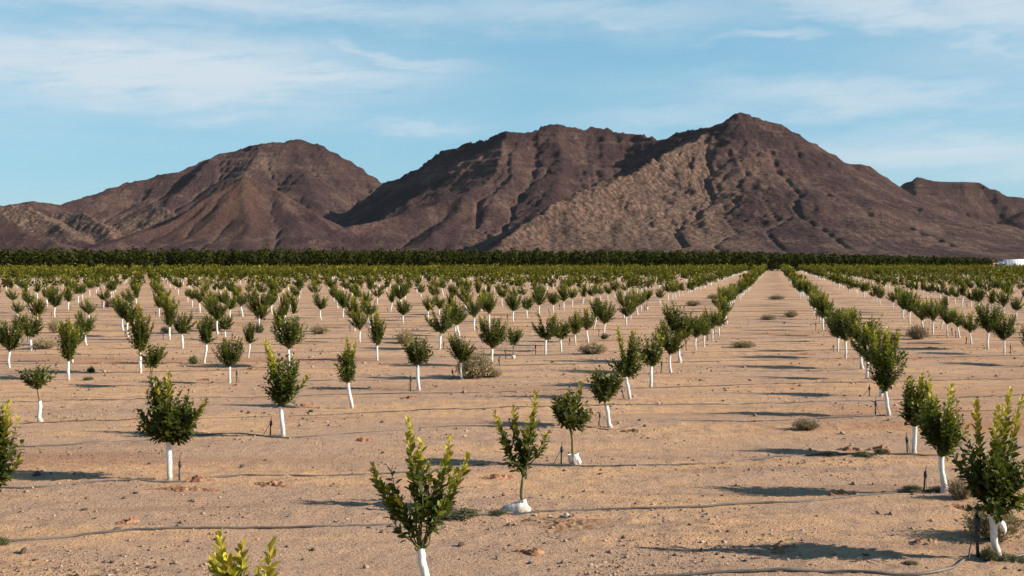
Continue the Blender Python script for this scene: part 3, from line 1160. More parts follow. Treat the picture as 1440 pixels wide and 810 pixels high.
# all other trees: measured bases first, then the planting grid continued into the distance
MEAS = [(214, 545), (943, 525), (956, 510), (1238, 557), (1218, 533), (1212, 518), (1189, 505), (1178, 495), (13, 519), (96, 533), (102, 511),
        (121, 485), (197, 526), (44, 495), (180, 473), (257, 491), (241, 458), (287, 512), (323, 539), (317, 478), (349, 504), (367, 467),
        (406, 517), (341, 446), (413, 453), (451, 450), (382, 442), (530, 508), (506, 482), (618, 492), (649, 533), (692, 515), (646, 478),
        (602, 451), (632, 443), (656, 442), (677, 438), (722, 505), (766, 500), (789, 494), (809, 486), (827, 481), (880, 458), (886, 450),
        (850, 473), (978, 495), (990, 488), (1002, 478), (1011, 473), (1014, 463), (1022, 456), (1412, 498), (1389, 492), (1366, 483),
        (1349, 475), (1332, 472), (1312, 470), (1299, 468), (1279, 455), (1270, 448)]
MSTYLE = {(649, 533): 3, (530, 508): 2, (692, 515): 0, (722, 505): 9, (287, 512): 5, (323, 539): 0, (406, 517): 0, (1412, 498): 0,
          (96, 533): 2, (197, 526): 2, (214, 545): 9, (13, 519): 0, (1238, 557): 1, (943, 525): 3, (349, 504): 5}
ca, sa = math.cos(ROW_A), math.sin(ROW_A)
ROWS, ROW0, STEP = 1.632 * H, .735 * H, 1.16 * H


def row_xy(X, Y):
    return X * ca + Y * sa, -X * sa + Y * ca


spots = []
for p in MEAS:
    x, y = on_ground(*p)
    spots.append((x, y, MSTYLE.get(p)))
TAKEN = np.array([(s[0], s[1]) for s in spots] + NEAR)
DMAX = 318.0


def hose_shift(X):
    return .75 / 1.62 * X


for k in range(-40, 28):
    X = ROW0 + k * ROWS
    off = (5.19 * H + .75 * H * k) % STEP
    for n in range(0, 100):
        Y = off + n * STEP
        if Y < 11.6 * H:
            continue
        x, y = row_xy(X + PYR.gauss(0, .14), Y + PYR.gauss(0, .22))
        line = y - .255 * x                       # distance measured square to the drip lines
        if line > DMAX - 4 or 146 < line < 155:
            continue
        if abs(x) > .46 * y + 5:
            continue
        if PYR.random() < (.10 if line < 140 else .01):
            continue
        if np.min((TAKEN[:, 0] - x) ** 2 + (TAKEN[:, 1] - y) ** 2) < (2.1 if y < 60 else 1.4) ** 2:
            continue
        spots.append((x, y, None))
spots.sort(key=lambda s: s[1])


def ordinal(n):
    one = ['', 'first', 'second', 'third', 'fourth', 'fifth', 'sixth', 'seventh', 'eighth', 'ninth', 'tenth', 'eleventh', 'twelfth',
           'thirteenth', 'fourteenth', 'fifteenth', 'sixteenth', 'seventeenth', 'eighteenth', 'nineteenth']
    if n < 20:
        return one[n]
    t = {2: 'twent', 3: 'thirt', 4: 'fort', 5: 'fift', 6: 'sixt', 7: 'sevent', 8: 'eight', 9: 'ninet'}[n // 10 % 10]
    return t + 'ieth' if n % 10 == 0 else t + 'y-' + one[n % 10]


_rowcount = {0: 3, -1: 5, -2: 3}
TREE_REF = []
for (x, y, _) in spots:
    k = int(round((x * ca - y * sa - ROW0) / ROWS))
    _rowcount[k] = n = _rowcount.get(k, 0) + 1
    if k in (0, -1, -2):
        TREE_REF.append('%s behind the %s tree in its row' % (ordinal(n), {0: 'torn-sleeve', -1: 'slumped-sleeve', -2: 'fullest dark'}[k]))
    else:
        TREE_REF.append('%s along the %s row outward from the %s tree' % (ordinal(n), ordinal(k if k > 0 else -2 - k), 'torn-sleeve' if k > 0 else 'fullest dark'))

N_IND = 300 - len(NEAR)
SHORT = ['round dense', 'compact slightly tipping', 'tall narrow', 'wide bushy', 'open yellow-tipped', 'slim leaning', 'small dark', 'spreading', 'full yellow-green', 'bare-trunked']
for i, (x, y, stl) in enumerate(spots[:N_IND]):
    v = PYR.choice((0, 0, 1, 1, 2, 3, 3, 4, 4, 5, 6, 6, 7, 7, 8, 9)) if stl is None else stl
    if stl is None and v == 9 and PYR.random() < .6:
        v = 3
    T, parts, words = PROTO[v]
    rk = round((x * ca - y * sa - ROW0) / ROWS)
    sc = min(1.35, max(.70, PYR.gauss((1.02 if rk in (-1, 0) else .84) if y < 38 else (.92 if y < 60 else .98), .10)))
    rot = PYR.uniform(-.6, .6) if PROTO_SPECS[v][6] != (0, 0) else PYR.uniform(0, 6.28)
    place_tree(x, y, parts, sc, rot, SHORT[v] + ' citrus tree, ' + TREE_REF[i], y < 75)

# the rest, too many to list singly: one object
FAR_P = []
for i in range(8):
    r = np.random.default_rng(900 + i)
    h = r.uniform(1.6, 1.95)
    w = r.uniform(1.15, 1.6)
    T = grow(900 + i, h, .42, w, ('round', 'tall', 'vase')[i % 3], 16, .3, (0, 0), .5, .01)
    sel = r.permutation(len(T.P))[:125]
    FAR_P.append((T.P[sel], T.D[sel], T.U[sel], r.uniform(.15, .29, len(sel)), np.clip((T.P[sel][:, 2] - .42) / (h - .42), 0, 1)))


def far_trees():
    fb = MB()
    sb = MB()
    r = np.random.default_rng(4)
    ang = np.linspace(0, 2 * np.pi, 5)[:-1]
    for (x, y, _) in spots[N_IND:]:
        P_, D_, U_, L_, hz = FAR_P[r.integers(len(FAR_P))]
        a = r.uniform(0, 6.28)
        line = y - .255 * x
        s = r.uniform(.85, 1.15) * (1.18 if line > 150 else 1.0)
        R = np.array([[math.cos(a), -math.sin(a), 0], [math.sin(a), math.cos(a), 0], [0, 0, 1]]) * s
        pos = P_ @ R.T + np.array([x, y, 0])
        d, u = D_ @ R.T, U_ @ R.T
        fr = leaf_frames(pos, d, u, L_ * s, L_ * s * 1.5)
        q4 = np.array([[0, 0, 0], [.5, .3, .05], [1, 0, -.05], [.5, -.3, .05]])
        co = np.einsum('nij,kj->nki', fr, q4) + pos[:, None]
        n = len(pos)
        qd = (np.arange(n)[:, None] * 4 + np.arange(4)[None])
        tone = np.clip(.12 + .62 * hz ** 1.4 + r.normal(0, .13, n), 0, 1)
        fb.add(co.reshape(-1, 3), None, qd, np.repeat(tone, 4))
        hh = .45 * s
        ring = np.stack([np.cos(ang) * .05, np.sin(ang) * .05], -1)
        v = np.vstack([np.column_stack([ring + [x, y], np.full(4, -.03)]), np.column_stack([ring * .9 + [x + r.normal(0, .03), y], np.full(4, hh)])])
        sb.add(v, None, [[0, 1, 5, 4], [1, 2, 6, 5], [2, 3, 7, 6], [3, 0, 4, 7]])
    root = tag(empty('distant_citrus_rows', (0, 200, 0)), 'mass of distant young citrus rows reaching the dark mature orchard', 'orchard', None, 'stuff')
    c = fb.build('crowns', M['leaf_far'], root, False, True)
    c.location = (0, -200, 0)
    tag(c, kind='stuff')
    s = sb.build('trunk_sleeves', M['sleeve'], root)
    s.location = (0, -200, 0)
    tag(s, kind='stuff')


far_trees()


def mature_orchard():
    """dark band of full-grown trees behind the young rows"""
    fb, tb = MB(), MB()
    r = np.random.default_rng(21)
    ang = np.linspace(0, 2 * np.pi, 6)[:-1]
    for row in range(5):
        base = DMAX + 8 + row * 7
        x = -base * .62
        while x < base * .62:
            y = base + .255 * x + r.normal(0, .4)
            px, _ = to_pix(x, y, 3)
            x0 = x
            x += r.uniform(3.2, 4.2)
            if px > 1396:
                continue
            h = r.normal(6.2, .2) * (1.0 if px < 1000 else max(.60, 1 - (px - 1000) / 400 * .36))
            n = 230 if row == 0 else 130
            d = r.normal(size=(n, 3))
            d /= np.linalg.norm(d, axis=1, keepdims=True)
            rad = r.uniform(.72, 1.05, n)[:, None]
            rx = r.uniform(2.1, 2.6)
            pos = np.array([x0, y, h * .52]) + d * rad * np.array([rx, rx, h * .48]) * (1 + .12 * np.sin(d[:, :1] * 5 + x0) + .08 * np.cos(d[:, 2:] * 7 + x0))
            pos[:, 2] = np.maximum(pos[:, 2], .25)
            ups = d + r.normal(0, .5, (n, 3))
            dr = np.cross(ups, r.normal(size=(n, 3)))
            L_ = r.uniform(.5, 1.0, n)
            fr = leaf_frames(pos, dr, ups, L_, L_)
            q4 = np.array([[-.5, 0, 0], [0, .42, .1], [.5, 0, 0], [0, -.42, .1]])
            co = np.einsum('nij,kj->nki', fr, q4) + pos[:, None]
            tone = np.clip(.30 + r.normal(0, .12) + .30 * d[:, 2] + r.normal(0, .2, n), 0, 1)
            fb.add(co.reshape(-1, 3), None, np.arange(n)[:, None] * 4 + np.arange(4)[None], np.repeat(tone, 4))
            tb.tube([[x0, y, -.1], [x0 + .05, y, 1.2], [x0, y + .1, 2.6]], [.16, .13, .09], 6, False)
    root = tag(empty('mature_orchard', (0, DMAX + 8, 0)), 'dark continuous band of full-grown orchard trees below the mountains', 'orchard', None, 'stuff')
    for nm, b, m in (('crowns', fb, M['leaf_old']), ('trunks', tb, M['bark'])):
        o = b.build(nm, m, root, False, nm == 'crowns')
        o.location = (0, -DMAX - 8, 0)
        tag(o, kind='stuff')


mature_orchard()

# ------------------------------------------------------------------ truck beyond the rows
def build_truck():
    D = 330.0
    a, b = at_depth(1404, 370, D), at_depth(1437.5, 370, D)
    top = at_depth(1420, 364.6, D)[2]
    L = b[0] - a[0]
    root = tag(empty('box_truck', (a[0], D, 0)), 'white box truck standing beyond the orchard at the foot of the slope', 'truck')
    m = MB()
    cabl = L * .27
    m.box((cabl + .12 + (L - cabl - .12) / 2, 0, .95 + (top - .95) / 2), (L - cabl - .12, 2.3, top - .95))
    box = m.build('cargo_box', M['truck_white'], root)
    m = MB()
    for i in range(7):
        m.box((cabl + .3 + i * (L - cabl - .5) / 6, -1.165, .95 + (top - .95) / 2), (.06, .03, top - 1.05))
    m.build('rib', M['truck_white'], box)
    m = MB()
    prof = [(0, .55), (0, 1.35), (.18, 1.55), (.55, 2.45), (.75, top - .75), (cabl, top - .7), (cabl, .55)]
    n = len(prof)
    co = [(x, -1.0, z) for x, z in prof] + [(x, 1.0, z) for x, z in prof]
    q = [[i, (i + 1) % n, n + (i + 1) % n, n + i] for i in range(n)]
    tr = [[0, i + 1, i] for i in range(1, n - 1)] + [[n, n + i, n + i + 1] for i in range(1, n - 1)]
    m.add(co, tr, q)
    cab = m.build('cab', M['truck_white'], root)
    m = MB()
    m.add([(.60, -1.012, 2.35), (cabl - .25, -1.012, 2.35), (cabl - .25, -1.012, 1.65), (.36, -1.012, 1.65),
           (.60, -1.004, 2.35), (cabl - .25, -1.004, 2.35), (cabl - .25, -1.004, 1.65), (.36, -1.004, 1.65)], None,
          [[3, 2, 1, 0], [4, 5, 6, 7], [0, 1, 5, 4], [1, 2, 6, 5], [2, 3, 7, 6], [3, 0, 4, 7]])
    m.build('side_window', M['truck_glass'], cab)
    m = MB()
    m.add([(.17, -.85, 1.57), (.17, .85, 1.57), (.53, .85, 2.42), (.53, -.85, 2.42)], None, [[0, 1, 2, 3]])
    m.build('windscreen', M['truck_glass'], cab)
    m = MB()
    m.box((L / 2, 0, .75), (L - .3, 1.0, .3))
    m.build('chassis', M['truck_dark'], root)
    for wx in (.85, L - 1.5):
        for s in (-1, 1):
            m = MB()
            m.tube([(wx, s * .75, .48), (wx, s * 1.02, .48)], .48, 18)
            w = m.build('wheel', M['truck_dark'], root)
            m = MB()
            m.tube([(wx, s * 1.0, .48), (wx, s * 1.03, .48)], .26, 14)
            m.build('rim', M['truck_white'], w)


build_truck()

# ------------------------------------------------------------------ drip hoses
HOSE_GROUP = 'drip hoses lying across the tree rows'


def hose(points, label, rad=.0125, sides=6):
    pts = np.array(points, float)
    # smooth resample
    d = np.concatenate([[0], np.cumsum(np.hypot(*np.diff(pts, axis=0).T))])
    n = max(8, int(d[-1] / (.22 if pts[:, 1].mean() < 40 else .5)))
    t = np.linspace(0, d[-1], n)
    # monotone cubic through control points
    def cub(v):
        k = np.gradient(v, d)
        i = np.clip(np.searchsorted(d, t) - 1, 0, len(d) - 2)
        hh = d[i + 1] - d[i]
        s = (t - d[i]) / hh
        return ((2 * s ** 3 - 3 * s ** 2 + 1) * v[i] + (s ** 3 - 2 * s ** 2 + s) * hh * k[i] + (-2 * s ** 3 + 3 * s ** 2) * v[i + 1] + (s ** 3 - s ** 2) * hh * k[i + 1])
    x, y = cub(pts[:, 0]), cub(pts[:, 1])
    far_ = y.mean() > 30
    z = gz(x, y) + fine_z(x, y) * (.6 if far_ else 1) + rad * (.35 if far_ else .75) + perlin(t * .28, t * 0 + y[0]) * (.020 if far_ else .012)
    b = MB()
    x0, y0, z0 = x[n // 2], y[n // 2], z[n // 2]
    b.tube(np.stack([x - x0, y - y0, z - z0], -1), rad, sides, True)
    o = b.build('drip_hose', M['hose'], None, True)
    o.location = (x0, y0, z0)
    tag(o, label, 'hose', HOSE_GROUP)
    return o


def hpix(lst):
    return [on_ground(*p) for p in lst]


hose(hpix([(-120, 778), (0, 765), (90, 757), (200, 748), (300, 745), (420, 742), (540, 738), (640, 728), (735, 723), (830, 716), (960, 712),
           (1050, 706), (1127, 704), (1200, 697), (1250, 694), (1300, 692), (1345, 694), (1440, 687), (1540, 681)]),
     'drip hose curving past the tree with the slumped white sleeve', .0145, 8)
hose(hpix([(-120, 694), (10, 688), (80, 687), (160, 679), (236, 680), (330, 671), (480, 668), (560, 664), (690, 651), (812, 655), (960, 651),
           (1060, 645), (1193, 638), (1260, 640), (1313, 642), (1440, 632), (1540, 628)]),
     'drip hose running past the fullest dark tree and the crooked-trunk tree', .0135, 8)
hose(hpix([(-120, 634), (0, 629), (60, 628), (150, 620), (210, 616), (270, 612), (330, 610), (398, 617), (480, 611), (560, 606), (600, 602),
           (650, 600), (690, 601), (760, 604), (812, 601), (858, 605), (900, 598), (960, 592), (1060, 592), (1100, 590), (1170, 587),
           (1230, 586), (1300, 582), (1440, 578)]),
     'drip hose running past the tree with one bright yellow shoot', .0125, 6)
hose(hpix([(300, 856), (620, 838), (800, 822), (960, 812), (1060, 808), (1180, 808), (1290, 812), (1335, 806), (1352, 794), (1368, 783), (1400, 791), (1440, 784), (1540, 778)]),
     'thick drip hose bending up to the stake at the torn-sleeve tree', .015, 8)
for n in range(3, 23):
    pts = []
    ph = PYR.uniform(0, 100)
    X = -60.0
    Yc = 5.19 * H + n * 1.15 * H
    lim = Yc * .55 + 10
    for k in range(-80, 60):
        X = ROW0 + k * ROWS / 2
        Y = Yc + .75 / 1.62 * (X - ROW0)
        x, y = row_xy(X, Y + .16 * float(perlin(np.array([X * .22 + ph]), np.array([ph]))[0]) - .12)
        if abs(x) < .47 * y + 6 and y > 14:
            pts.append((x, y))
    if len(pts) > 5:
        hose(pts, 'thin drip hose, %s behind the one at the yellow-shoot tree' % ordinal(n - 2), .0105 if n < 12 else .012, 5)

# ------------------------------------------------------------------ stakes with drip emitters
STAKE_GROUP = 'black irrigation stakes beside the trees'


def stake_meshes(h, seed):
    r = np.random.default_rng(seed)
    b = MB()
    b.tube([(0, 0, -.06), (.004, 0, h * .5), (.012, 0, h)], [.012, .011, .010], 7)
    post = b.mesh('post', M['black'], True)
    b = MB()
    b.tube([(.010, 0, h * .62), (.012, 0, h * .70), (.012, 0, h * .92), (.013, 0, h * .95)], [.012, .024, .022, .010], 9)
    cap = b.mesh('emitter', M['black'], True)
    b = MB()
    b.tube([(.012, 0, h * .95), (.014, .0, h * 1.12), (.016, 0, h * 1.25)], .004, 5)
    rod = b.mesh('nozzle', M['black'], True)
    q = np.linspace(0, 1, 8)
    b = MB()
    b.tube(np.stack([.01 - .02 * np.sin(q * 3.1) - .06 * q, -.02 - .10 * q, h * .72 * (1 - q) ** 1.4 + .012], -1), .0045, 5)
    tube = b.mesh('feed_tube', M['black'], True)
    return [('post', post), ('emitter', cap), ('nozzle', rod), ('feed_tube', tube)]


STK = [stake_meshes(.27, 1), stake_meshes(.32, 2), stake_meshes(.23, 3)]


def stake(x, y, v, label, rot=0.0, tilt=0.0, sc=1.0):
    root = empty('irrigation_stake', (x, y, gz1(x, y)))
    root.rotation_euler = (0, tilt, rot)
    root.scale = (sc, sc, sc)
    tag(root, label, 'stake', STAKE_GROUP)
    for nm, me in STK[v]:
        link(bpy.data.objects.new(nm, me), root)


for (px, py, lab, sc, tl) in ((252, 676, 'black irrigation stake between the fullest dark tree and red soil', 1.0, 0),
                              (1375, 787, 'tall black irrigation stake at the torn white sleeve', 1.45, -.06),
                              (1299, 692, 'black irrigation stake at the tree first behind the torn-sleeve tree', 1.05, .08),
                              (1276, 638, 'black irrigation stake at the tree second behind the torn-sleeve tree', 1.05, -.12),
                              (1231, 584, 'black irrigation stake at the tree third behind the torn-sleeve tree', 1.05, 0),
                              (380, 613, 'black irrigation stake beside the tree with one yellow shoot', 1.05, .03),
                              (789, 651, 'black irrigation stake beside the crooked bare trunk', 1.05, 0),
                              (577, 550, 'thin dark post beside the dark round tree on a tall sleeve', 1.2, 0),
                              (842, 600, 'short black irrigation stake beside the leaning crooked-trunk tree', .9, .05),
                              (877, 561, 'tilted black irrigation stake beside the slanted sleeve among overlapping crowns', .85, -.35)):
    x, y = on_ground(px, py)
    stake(x, y, 1 if 'tall' in lab else 0, lab, PYR.uniform(-1, 1), tl, sc)
cnt = 0
for (x, y, _), ref in zip(spots[:150], TREE_REF):
    if PYR.random() < .62:
        s = -1 if PYR.random() < .8 else 1
        stake(x + s * PYR.uniform(.14, .32), y + PYR.uniform(-.1, .1), PYR.randrange(3), 'black stake at tree ' + ref,
              PYR.uniform(0, 6), PYR.gauss(0, .08), PYR.uniform(.9, 1.15))

# ------------------------------------------------------------------ dry shrubs, weeds
def shrub_mesh(name, seed, n, w, h, mat, leafy=.5, wid=.006):
    """many thin twigs fanning out of one root, with tiny leaf flecks"""
    r = np.random.default_rng(seed)
    b = MB()
    for i in range(n):
        az = r.uniform(0, 6.283)
        rr = w / 2 * math.sqrt(r.uniform(.02, 1))
        e = np.array([rr * math.cos(az), rr * math.sin(az), h * math.sqrt(max(.02, 1 - (2 * rr / w) ** 2 * .85)) * r.uniform(.45, 1.0)])
        s0 = np.array([e[0] * .12, e[1] * .12, 0.0])
        q = np.linspace(0, 1, 4)[:, None]
        path = s0 * (1 - q) + e * q + np.sin(q * np.pi) * r.normal(0, .04 * w, 3)
        sd = unit(np.cross(e - s0, r.normal(size=3))) * wid
        co = np.vstack([path + sd * (1 - .7 * q), path - sd * (1 - .7 * q)])
        tone = np.clip(r.normal(.45, .2), 0, 1)
        b.add(co, None, [[k, k + 1, k + 5, k + 4] for k in range(3)], tone)
        for j in range(int(5 * leafy)):
            t = r.uniform(.3, 1)
            p = s0 * (1 - t) + e * t + r.normal(0, .03 * w, 3)
            p[2] = max(p[2], .01)
            d, u = unit(r.normal(size=3)), r.normal(size=3)
            sv = unit(np.cross(d, u))
            L = r.uniform(.6, 1.4) * (.03 if name == 'foliage' else .035)
            b.add([p, p + d * L + sv * L * .3, p + d * 2 * L, p + d * L - sv * L * .3], None, [[0, 1, 2, 3]], np.clip(tone + r.normal(0, .2), 0, 1))
    return b.mesh(name, mat, False, True)


def root_mesh(w, mat):
    b = MB()
    b.tube([(0, 0, -.03), (.01, 0, .03), (0, .01, .08)], [.018, .014, .008], 6)
    return b.mesh('stem', mat, True)


DRY = [shrub_mesh('twigs', 31 + i, 420, 1.0, .62, M['dry'], 1.0) for i in range(3)]
GRN = [shrub_mesh('foliage', 41 + i, 150, .5, .32, M['weed'], 2.2, .004) for i in range(3)]
STEM = root_mesh(.1, M['dry'])


def shrub(px, py, wpx, hpx, label, dry=True, group=None):
    x, y = on_ground(px, py)
    w, h = wpx / F * y, hpx / F * y
    root = empty('dry_shrub' if dry else 'green_weed', (x, y, gz1(x, y)))
    root.rotation_euler = (0, 0, PYR.uniform(0, 6))
    s = (w / 1.0, w / 1.0, h / .62) if dry else (w / .5, w / .5, h / .32)
    root.scale = s
    tag(root, label, 'shrub' if dry else 'weed', group)
    o = link(bpy.data.objects.new('twigs' if dry else 'foliage', PYR.choice(DRY if dry else GRN)), root)
    tag(o, kind='stuff')
    link(bpy.data.objects.new('stem', STEM), root)


DG = 'dry shrubs scattered over the orchard floor'
WG = 'green weeds growing along the drip hoses'
for a in [(668, 531, 62, 46, 'large dry brown shrub behind a flared white sleeve'),
          (694, 530, 30, 15, 'low grey-brown brush beside the large dry shrub'),
          (833, 499, 46, 20, 'pale straw-coloured tuft between tree rows'),
          (1134, 605, 44, 20, 'low olive shrub alone on the wide bare aisle'),
          (1395, 757, 95, 66, 'tall pale dry grass behind the torn-sleeve tree'),
          (1352, 705, 46, 36, 'grey-green dry shrub beside the flared sleeve with yellow new leaves')]:
    shrub(*a[:5], True, DG)
for (px, py, w, h) in ((300, 466, 46, 30), (62, 490, 40, 20), (80, 468, 26, 24), (303, 424, 28, 16), (640, 454, 30, 16), (1290, 478, 34, 24),
                       (1113, 446, 22, 12), (1080, 450, 26, 9), (1045, 489, 40, 12), (450, 470, 30, 16), (570, 484, 30, 22), (155, 432, 26, 16),
                       (1005, 420, 24, 8), (1092, 421, 26, 7), (1275, 428, 22, 12), (530, 470, 18, 8), (235, 468, 22, 12), (975, 430, 24, 10)):
    shrub(px, py, w, h, 'small brown dry shrub among the distant rows', True, DG)
shrub(645, 727, 62, 12, 'green weed strip along the hose left of the slumped sleeve', False, WG)
shrub(700, 724, 30, 9, 'low green weed against the slumped white sleeve', False, WG)
shrub(1400, 787, 52, 12, 'green grass tuft at the foot of the torn sleeve', False, WG)
shrub(1391, 790, 22, 24, 'dark green weed clump climbing the torn sleeve', False, WG)
shrub(1434, 791, 40, 8, 'flat green weed patch on the hose beside the torn-sleeve tree', False, WG)
shrub(1283, 690, 30, 9, 'green weed patch beside the stake on the near hose', False, WG)
shrub(1318, 693, 26, 9, 'dark green weed at the flared sleeve with yellow new leaves', False, WG)
shrub(4, 768, 22, 14, 'grey-green weed beside the near hose at the picture border', False, WG)
for (px, py, w, h) in ((1166, 640, 24, 7), (1215, 641, 30, 8), (1240, 638, 24, 9), (1217, 785, 14, 6), (1281, 796, 24, 5), (1240, 533, 28, 10)):
    shrub(px, py, w, h, 'small low green weed on the bare soil beside the aisle', False, WG)
for (px, py, w, h) in ((272, 513, 14, 14), (124, 533, 16, 6), (128, 524, 12, 10), (850, 477, 12, 10), (437, 580, 8, 5), (872, 655, 12, 4), (365, 468, 14, 16), (1196, 470, 10, 8)):
    shrub(px, py, w, h, 'tiny green weed among the young trees', False, WG)

# ------------------------------------------------------------------ stones, clods, soil mounds, scraps
def rock_mesh(seed, mat, flat=.65):
    r = np.random.default_rng(seed)
    n1, n2 = 8, 5
    co = [[0, 0, -1]]
    for i in range(1, n2):
        th = math.pi * i / n2
        for j in range(n1):
            ph = 2 * math.pi * j / n1 + .3 * i
            co.append([math.sin(th) * math.cos(ph), math.sin(th) * math.sin(ph), -math.cos(th)])
    co.append([0, 0, 1])
    co = np.array(co) * (1 + r.normal(0, .13, (len(co), 1)))
    for _ in range(4):
        d = unit(r.normal(size=3))
        k = r.uniform(.55, .8)
        m = co @ d > k
        co[m] -= np.outer(co[m] @ d - k, d)
    co *= np.array([1, r.uniform(.65, .95), flat]) * .5
    tr, q = [], []
    for j in range(n1):
        tr.append([0, 1 + (j + 1) % n1, 1 + j])
        last = 1 + (n2 - 2) * n1
        tr.append([len(co) - 1, last + j, last + (j + 1) % n1])
    for i in range(n2 - 2):
        for j in range(n1):
            a = 1 + i * n1
            q.append([a + j, a + (j + 1) % n1, a + n1 + (j + 1) % n1, a + n1 + j])
    return mesh_np('stone', co, tr, q, mat)


ROCKS = {k: [rock_mesh(60 + i + 10 * j, M[k]) for i in range(4)] for j, k in enumerate(('stone_dark', 'stone_mid', 'stone_pale'))}
SG = 'stones and clods lying on the soil'


def stone(px, py, wpx, kind, label):
    x, y = on_ground(px, py)
    w = wpx / F * y
    o = bpy.data.objects.new('stone', PYR.choice(ROCKS[kind]))
    o.scale = (w, w, w * PYR.uniform(.8, 1.1))
    o.rotation_euler = (PYR.uniform(-.3, .3), PYR.uniform(-.3, .3), PYR.uniform(0, 6.28))
    o.location = (x, y, gz1(x, y) + w * .16)
    tag(link(o), label, 'stone', SG)


stone(340, 655, 9, 'stone_dark', 'dark upright stone block alone between two drip hoses')
stone(32, 779, 15, 'stone_dark', 'dark clod just below the near hose by the picture border')
stone(52, 670, 15, 'stone_dark', 'dark clod in the tree shadow near the hose')
stone(163, 749, 14, 'stone_dark', 'flat dark stone just above the near hose')
for (px, py, w, kd) in ((210, 654, 9, 'stone_dark'), (174, 705, 9, 'stone_dark'), (190, 696, 8, 'stone_dark'), (158, 791, 7, 'stone_dark'), (440, 772, 10, 'stone_dark'),
                        (107, 686, 7, 'stone_dark'), (538, 595, 7, 'stone_dark'), (538, 636, 6, 'stone_dark'), (844, 666, 8, 'stone_dark'), (648, 764, 12, 'stone_dark'),
                        (1061, 592, 7, 'stone_dark'), (1033, 769, 8, 'stone_dark'), (1302, 768, 9, 'stone_dark'), (1096, 657, 7, 'stone_dark'), (1298, 782, 7, 'stone_dark'),
                        (242, 690, 8, 'stone_dark'), (118, 722, 9, 'stone_dark'), (350, 582, 7, 'stone_dark'), (340, 580, 6, 'stone_dark')):
    stone(px, py, w, kd, 'small dark stone on the sunlit soil between hoses')
for (px, py, w, kd) in ((190, 578, 6, 'stone_pale'), (444, 625, 6, 'stone_pale'), (342, 622, 5, 'stone_pale'), (472, 735, 6, 'stone_pale'), (1115, 757, 6, 'stone_pale'),
                        (983, 669, 6, 'stone_pale'), (1310, 732, 9, 'stone_pale'), (1184, 611, 8, 'stone_pale'), (515, 797, 12, 'stone_pale'), (795, 760, 8, 'stone_pale'),
                        (1085, 751, 7, 'stone_pale'), (830, 797, 9, 'stone_pale'), (235, 769, 6, 'stone_pale'), (175, 793, 6, 'stone_pale')):
    stone(px, py, w, kd, 'small pale stone on the bare orchard soil')
for (px, py, w, kd) in ((859, 776, 12, 'stone_mid'), (1200, 680, 10, 'stone_mid'), (1253, 724, 9, 'stone_mid'), (1062, 585, 8, 'stone_mid'), (907, 600, 9, 'stone_mid'),
                        (1250, 593, 8, 'stone_mid'), (652, 552, 9, 'stone_mid'), (1402, 530, 8, 'stone_mid'), (267, 760, 10, 'stone_mid'), (1235, 723, 9, 'stone_mid'), (405, 769, 9, 'stone_mid')):
    stone(px, py, w, kd, 'reddish brown clod on the bare orchard soil')


def gravel():
    """small stones and crumbs too many to count"""
    r = np.random.default_rng(9)
    base = [(1.0, .72, .5), (.9, .8, .6)]
    ico = np.array([[1, 0, 0], [.1, .9, 0], [-.9, .15, 0], [-.1, -.85, 0], [.15, .1, .75], [0, 0, -.5]])
    tri = np.array([[0, 1, 4], [1, 2, 4], [2, 3, 4], [3, 0, 4], [1, 0, 5], [2, 1, 5], [3, 2, 5], [0, 3, 5]])
    root = tag(empty('gravel', (0, 20, 0)), 'small stones and crumbs of earth strewn over the soil', 'gravel', None, 'stuff')
    for kd, frac in (('stone_dark', .36), ('stone_mid', .52), ('stone_pale', .12)):
        n = int(95000 * frac)
        y = 10 + 55 * r.uniform(0, 1, n) ** 2.0
        x = r.uniform(-.53, .53, n) * y
        cl = fbm(x * .35, y * .6, 3)
        keep = r.uniform(size=n) < np.clip(.38 + 2.6 * cl, .03, 1)
        x, y = x[keep], y[keep]
        n = len(x)
        s = np.minimum(.036, .0055 * r.pareto(2.2, n) + .0065) * np.clip(y / 18, 1, 1.8)
        a = r.uniform(0, 6.28, n)
        sc = np.stack([s * r.uniform(.7, 1.3, n), s * r.uniform(.7, 1.2, n), s * r.uniform(.5, 1.1, n)], -1)
        v = ico[None] * (1 + r.normal(0, .15, (n, 6, 1))) * sc[:, None]
        c, t = np.cos(a)[:, None], np.sin(a)[:, None]
        vx, vy = v[..., 0] * c - v[..., 1] * t, v[..., 0] * t + v[..., 1] * c
        z = gz(x, y) + fine_z(x, y)
        co = np.stack([vx + x[:, None], vy + y[:, None] - 20, v[..., 2] + (z + s * .12)[:, None]], -1).reshape(-1, 3)
        tr = (np.arange(n)[:, None, None] * 6 + tri[None]).reshape(-1, 3)
        o = link(bpy.data.objects.new('crumbs', mesh_np('crumbs', co, tr, None, M[kd])), root)
        tag(o, kind='stuff')


gravel()


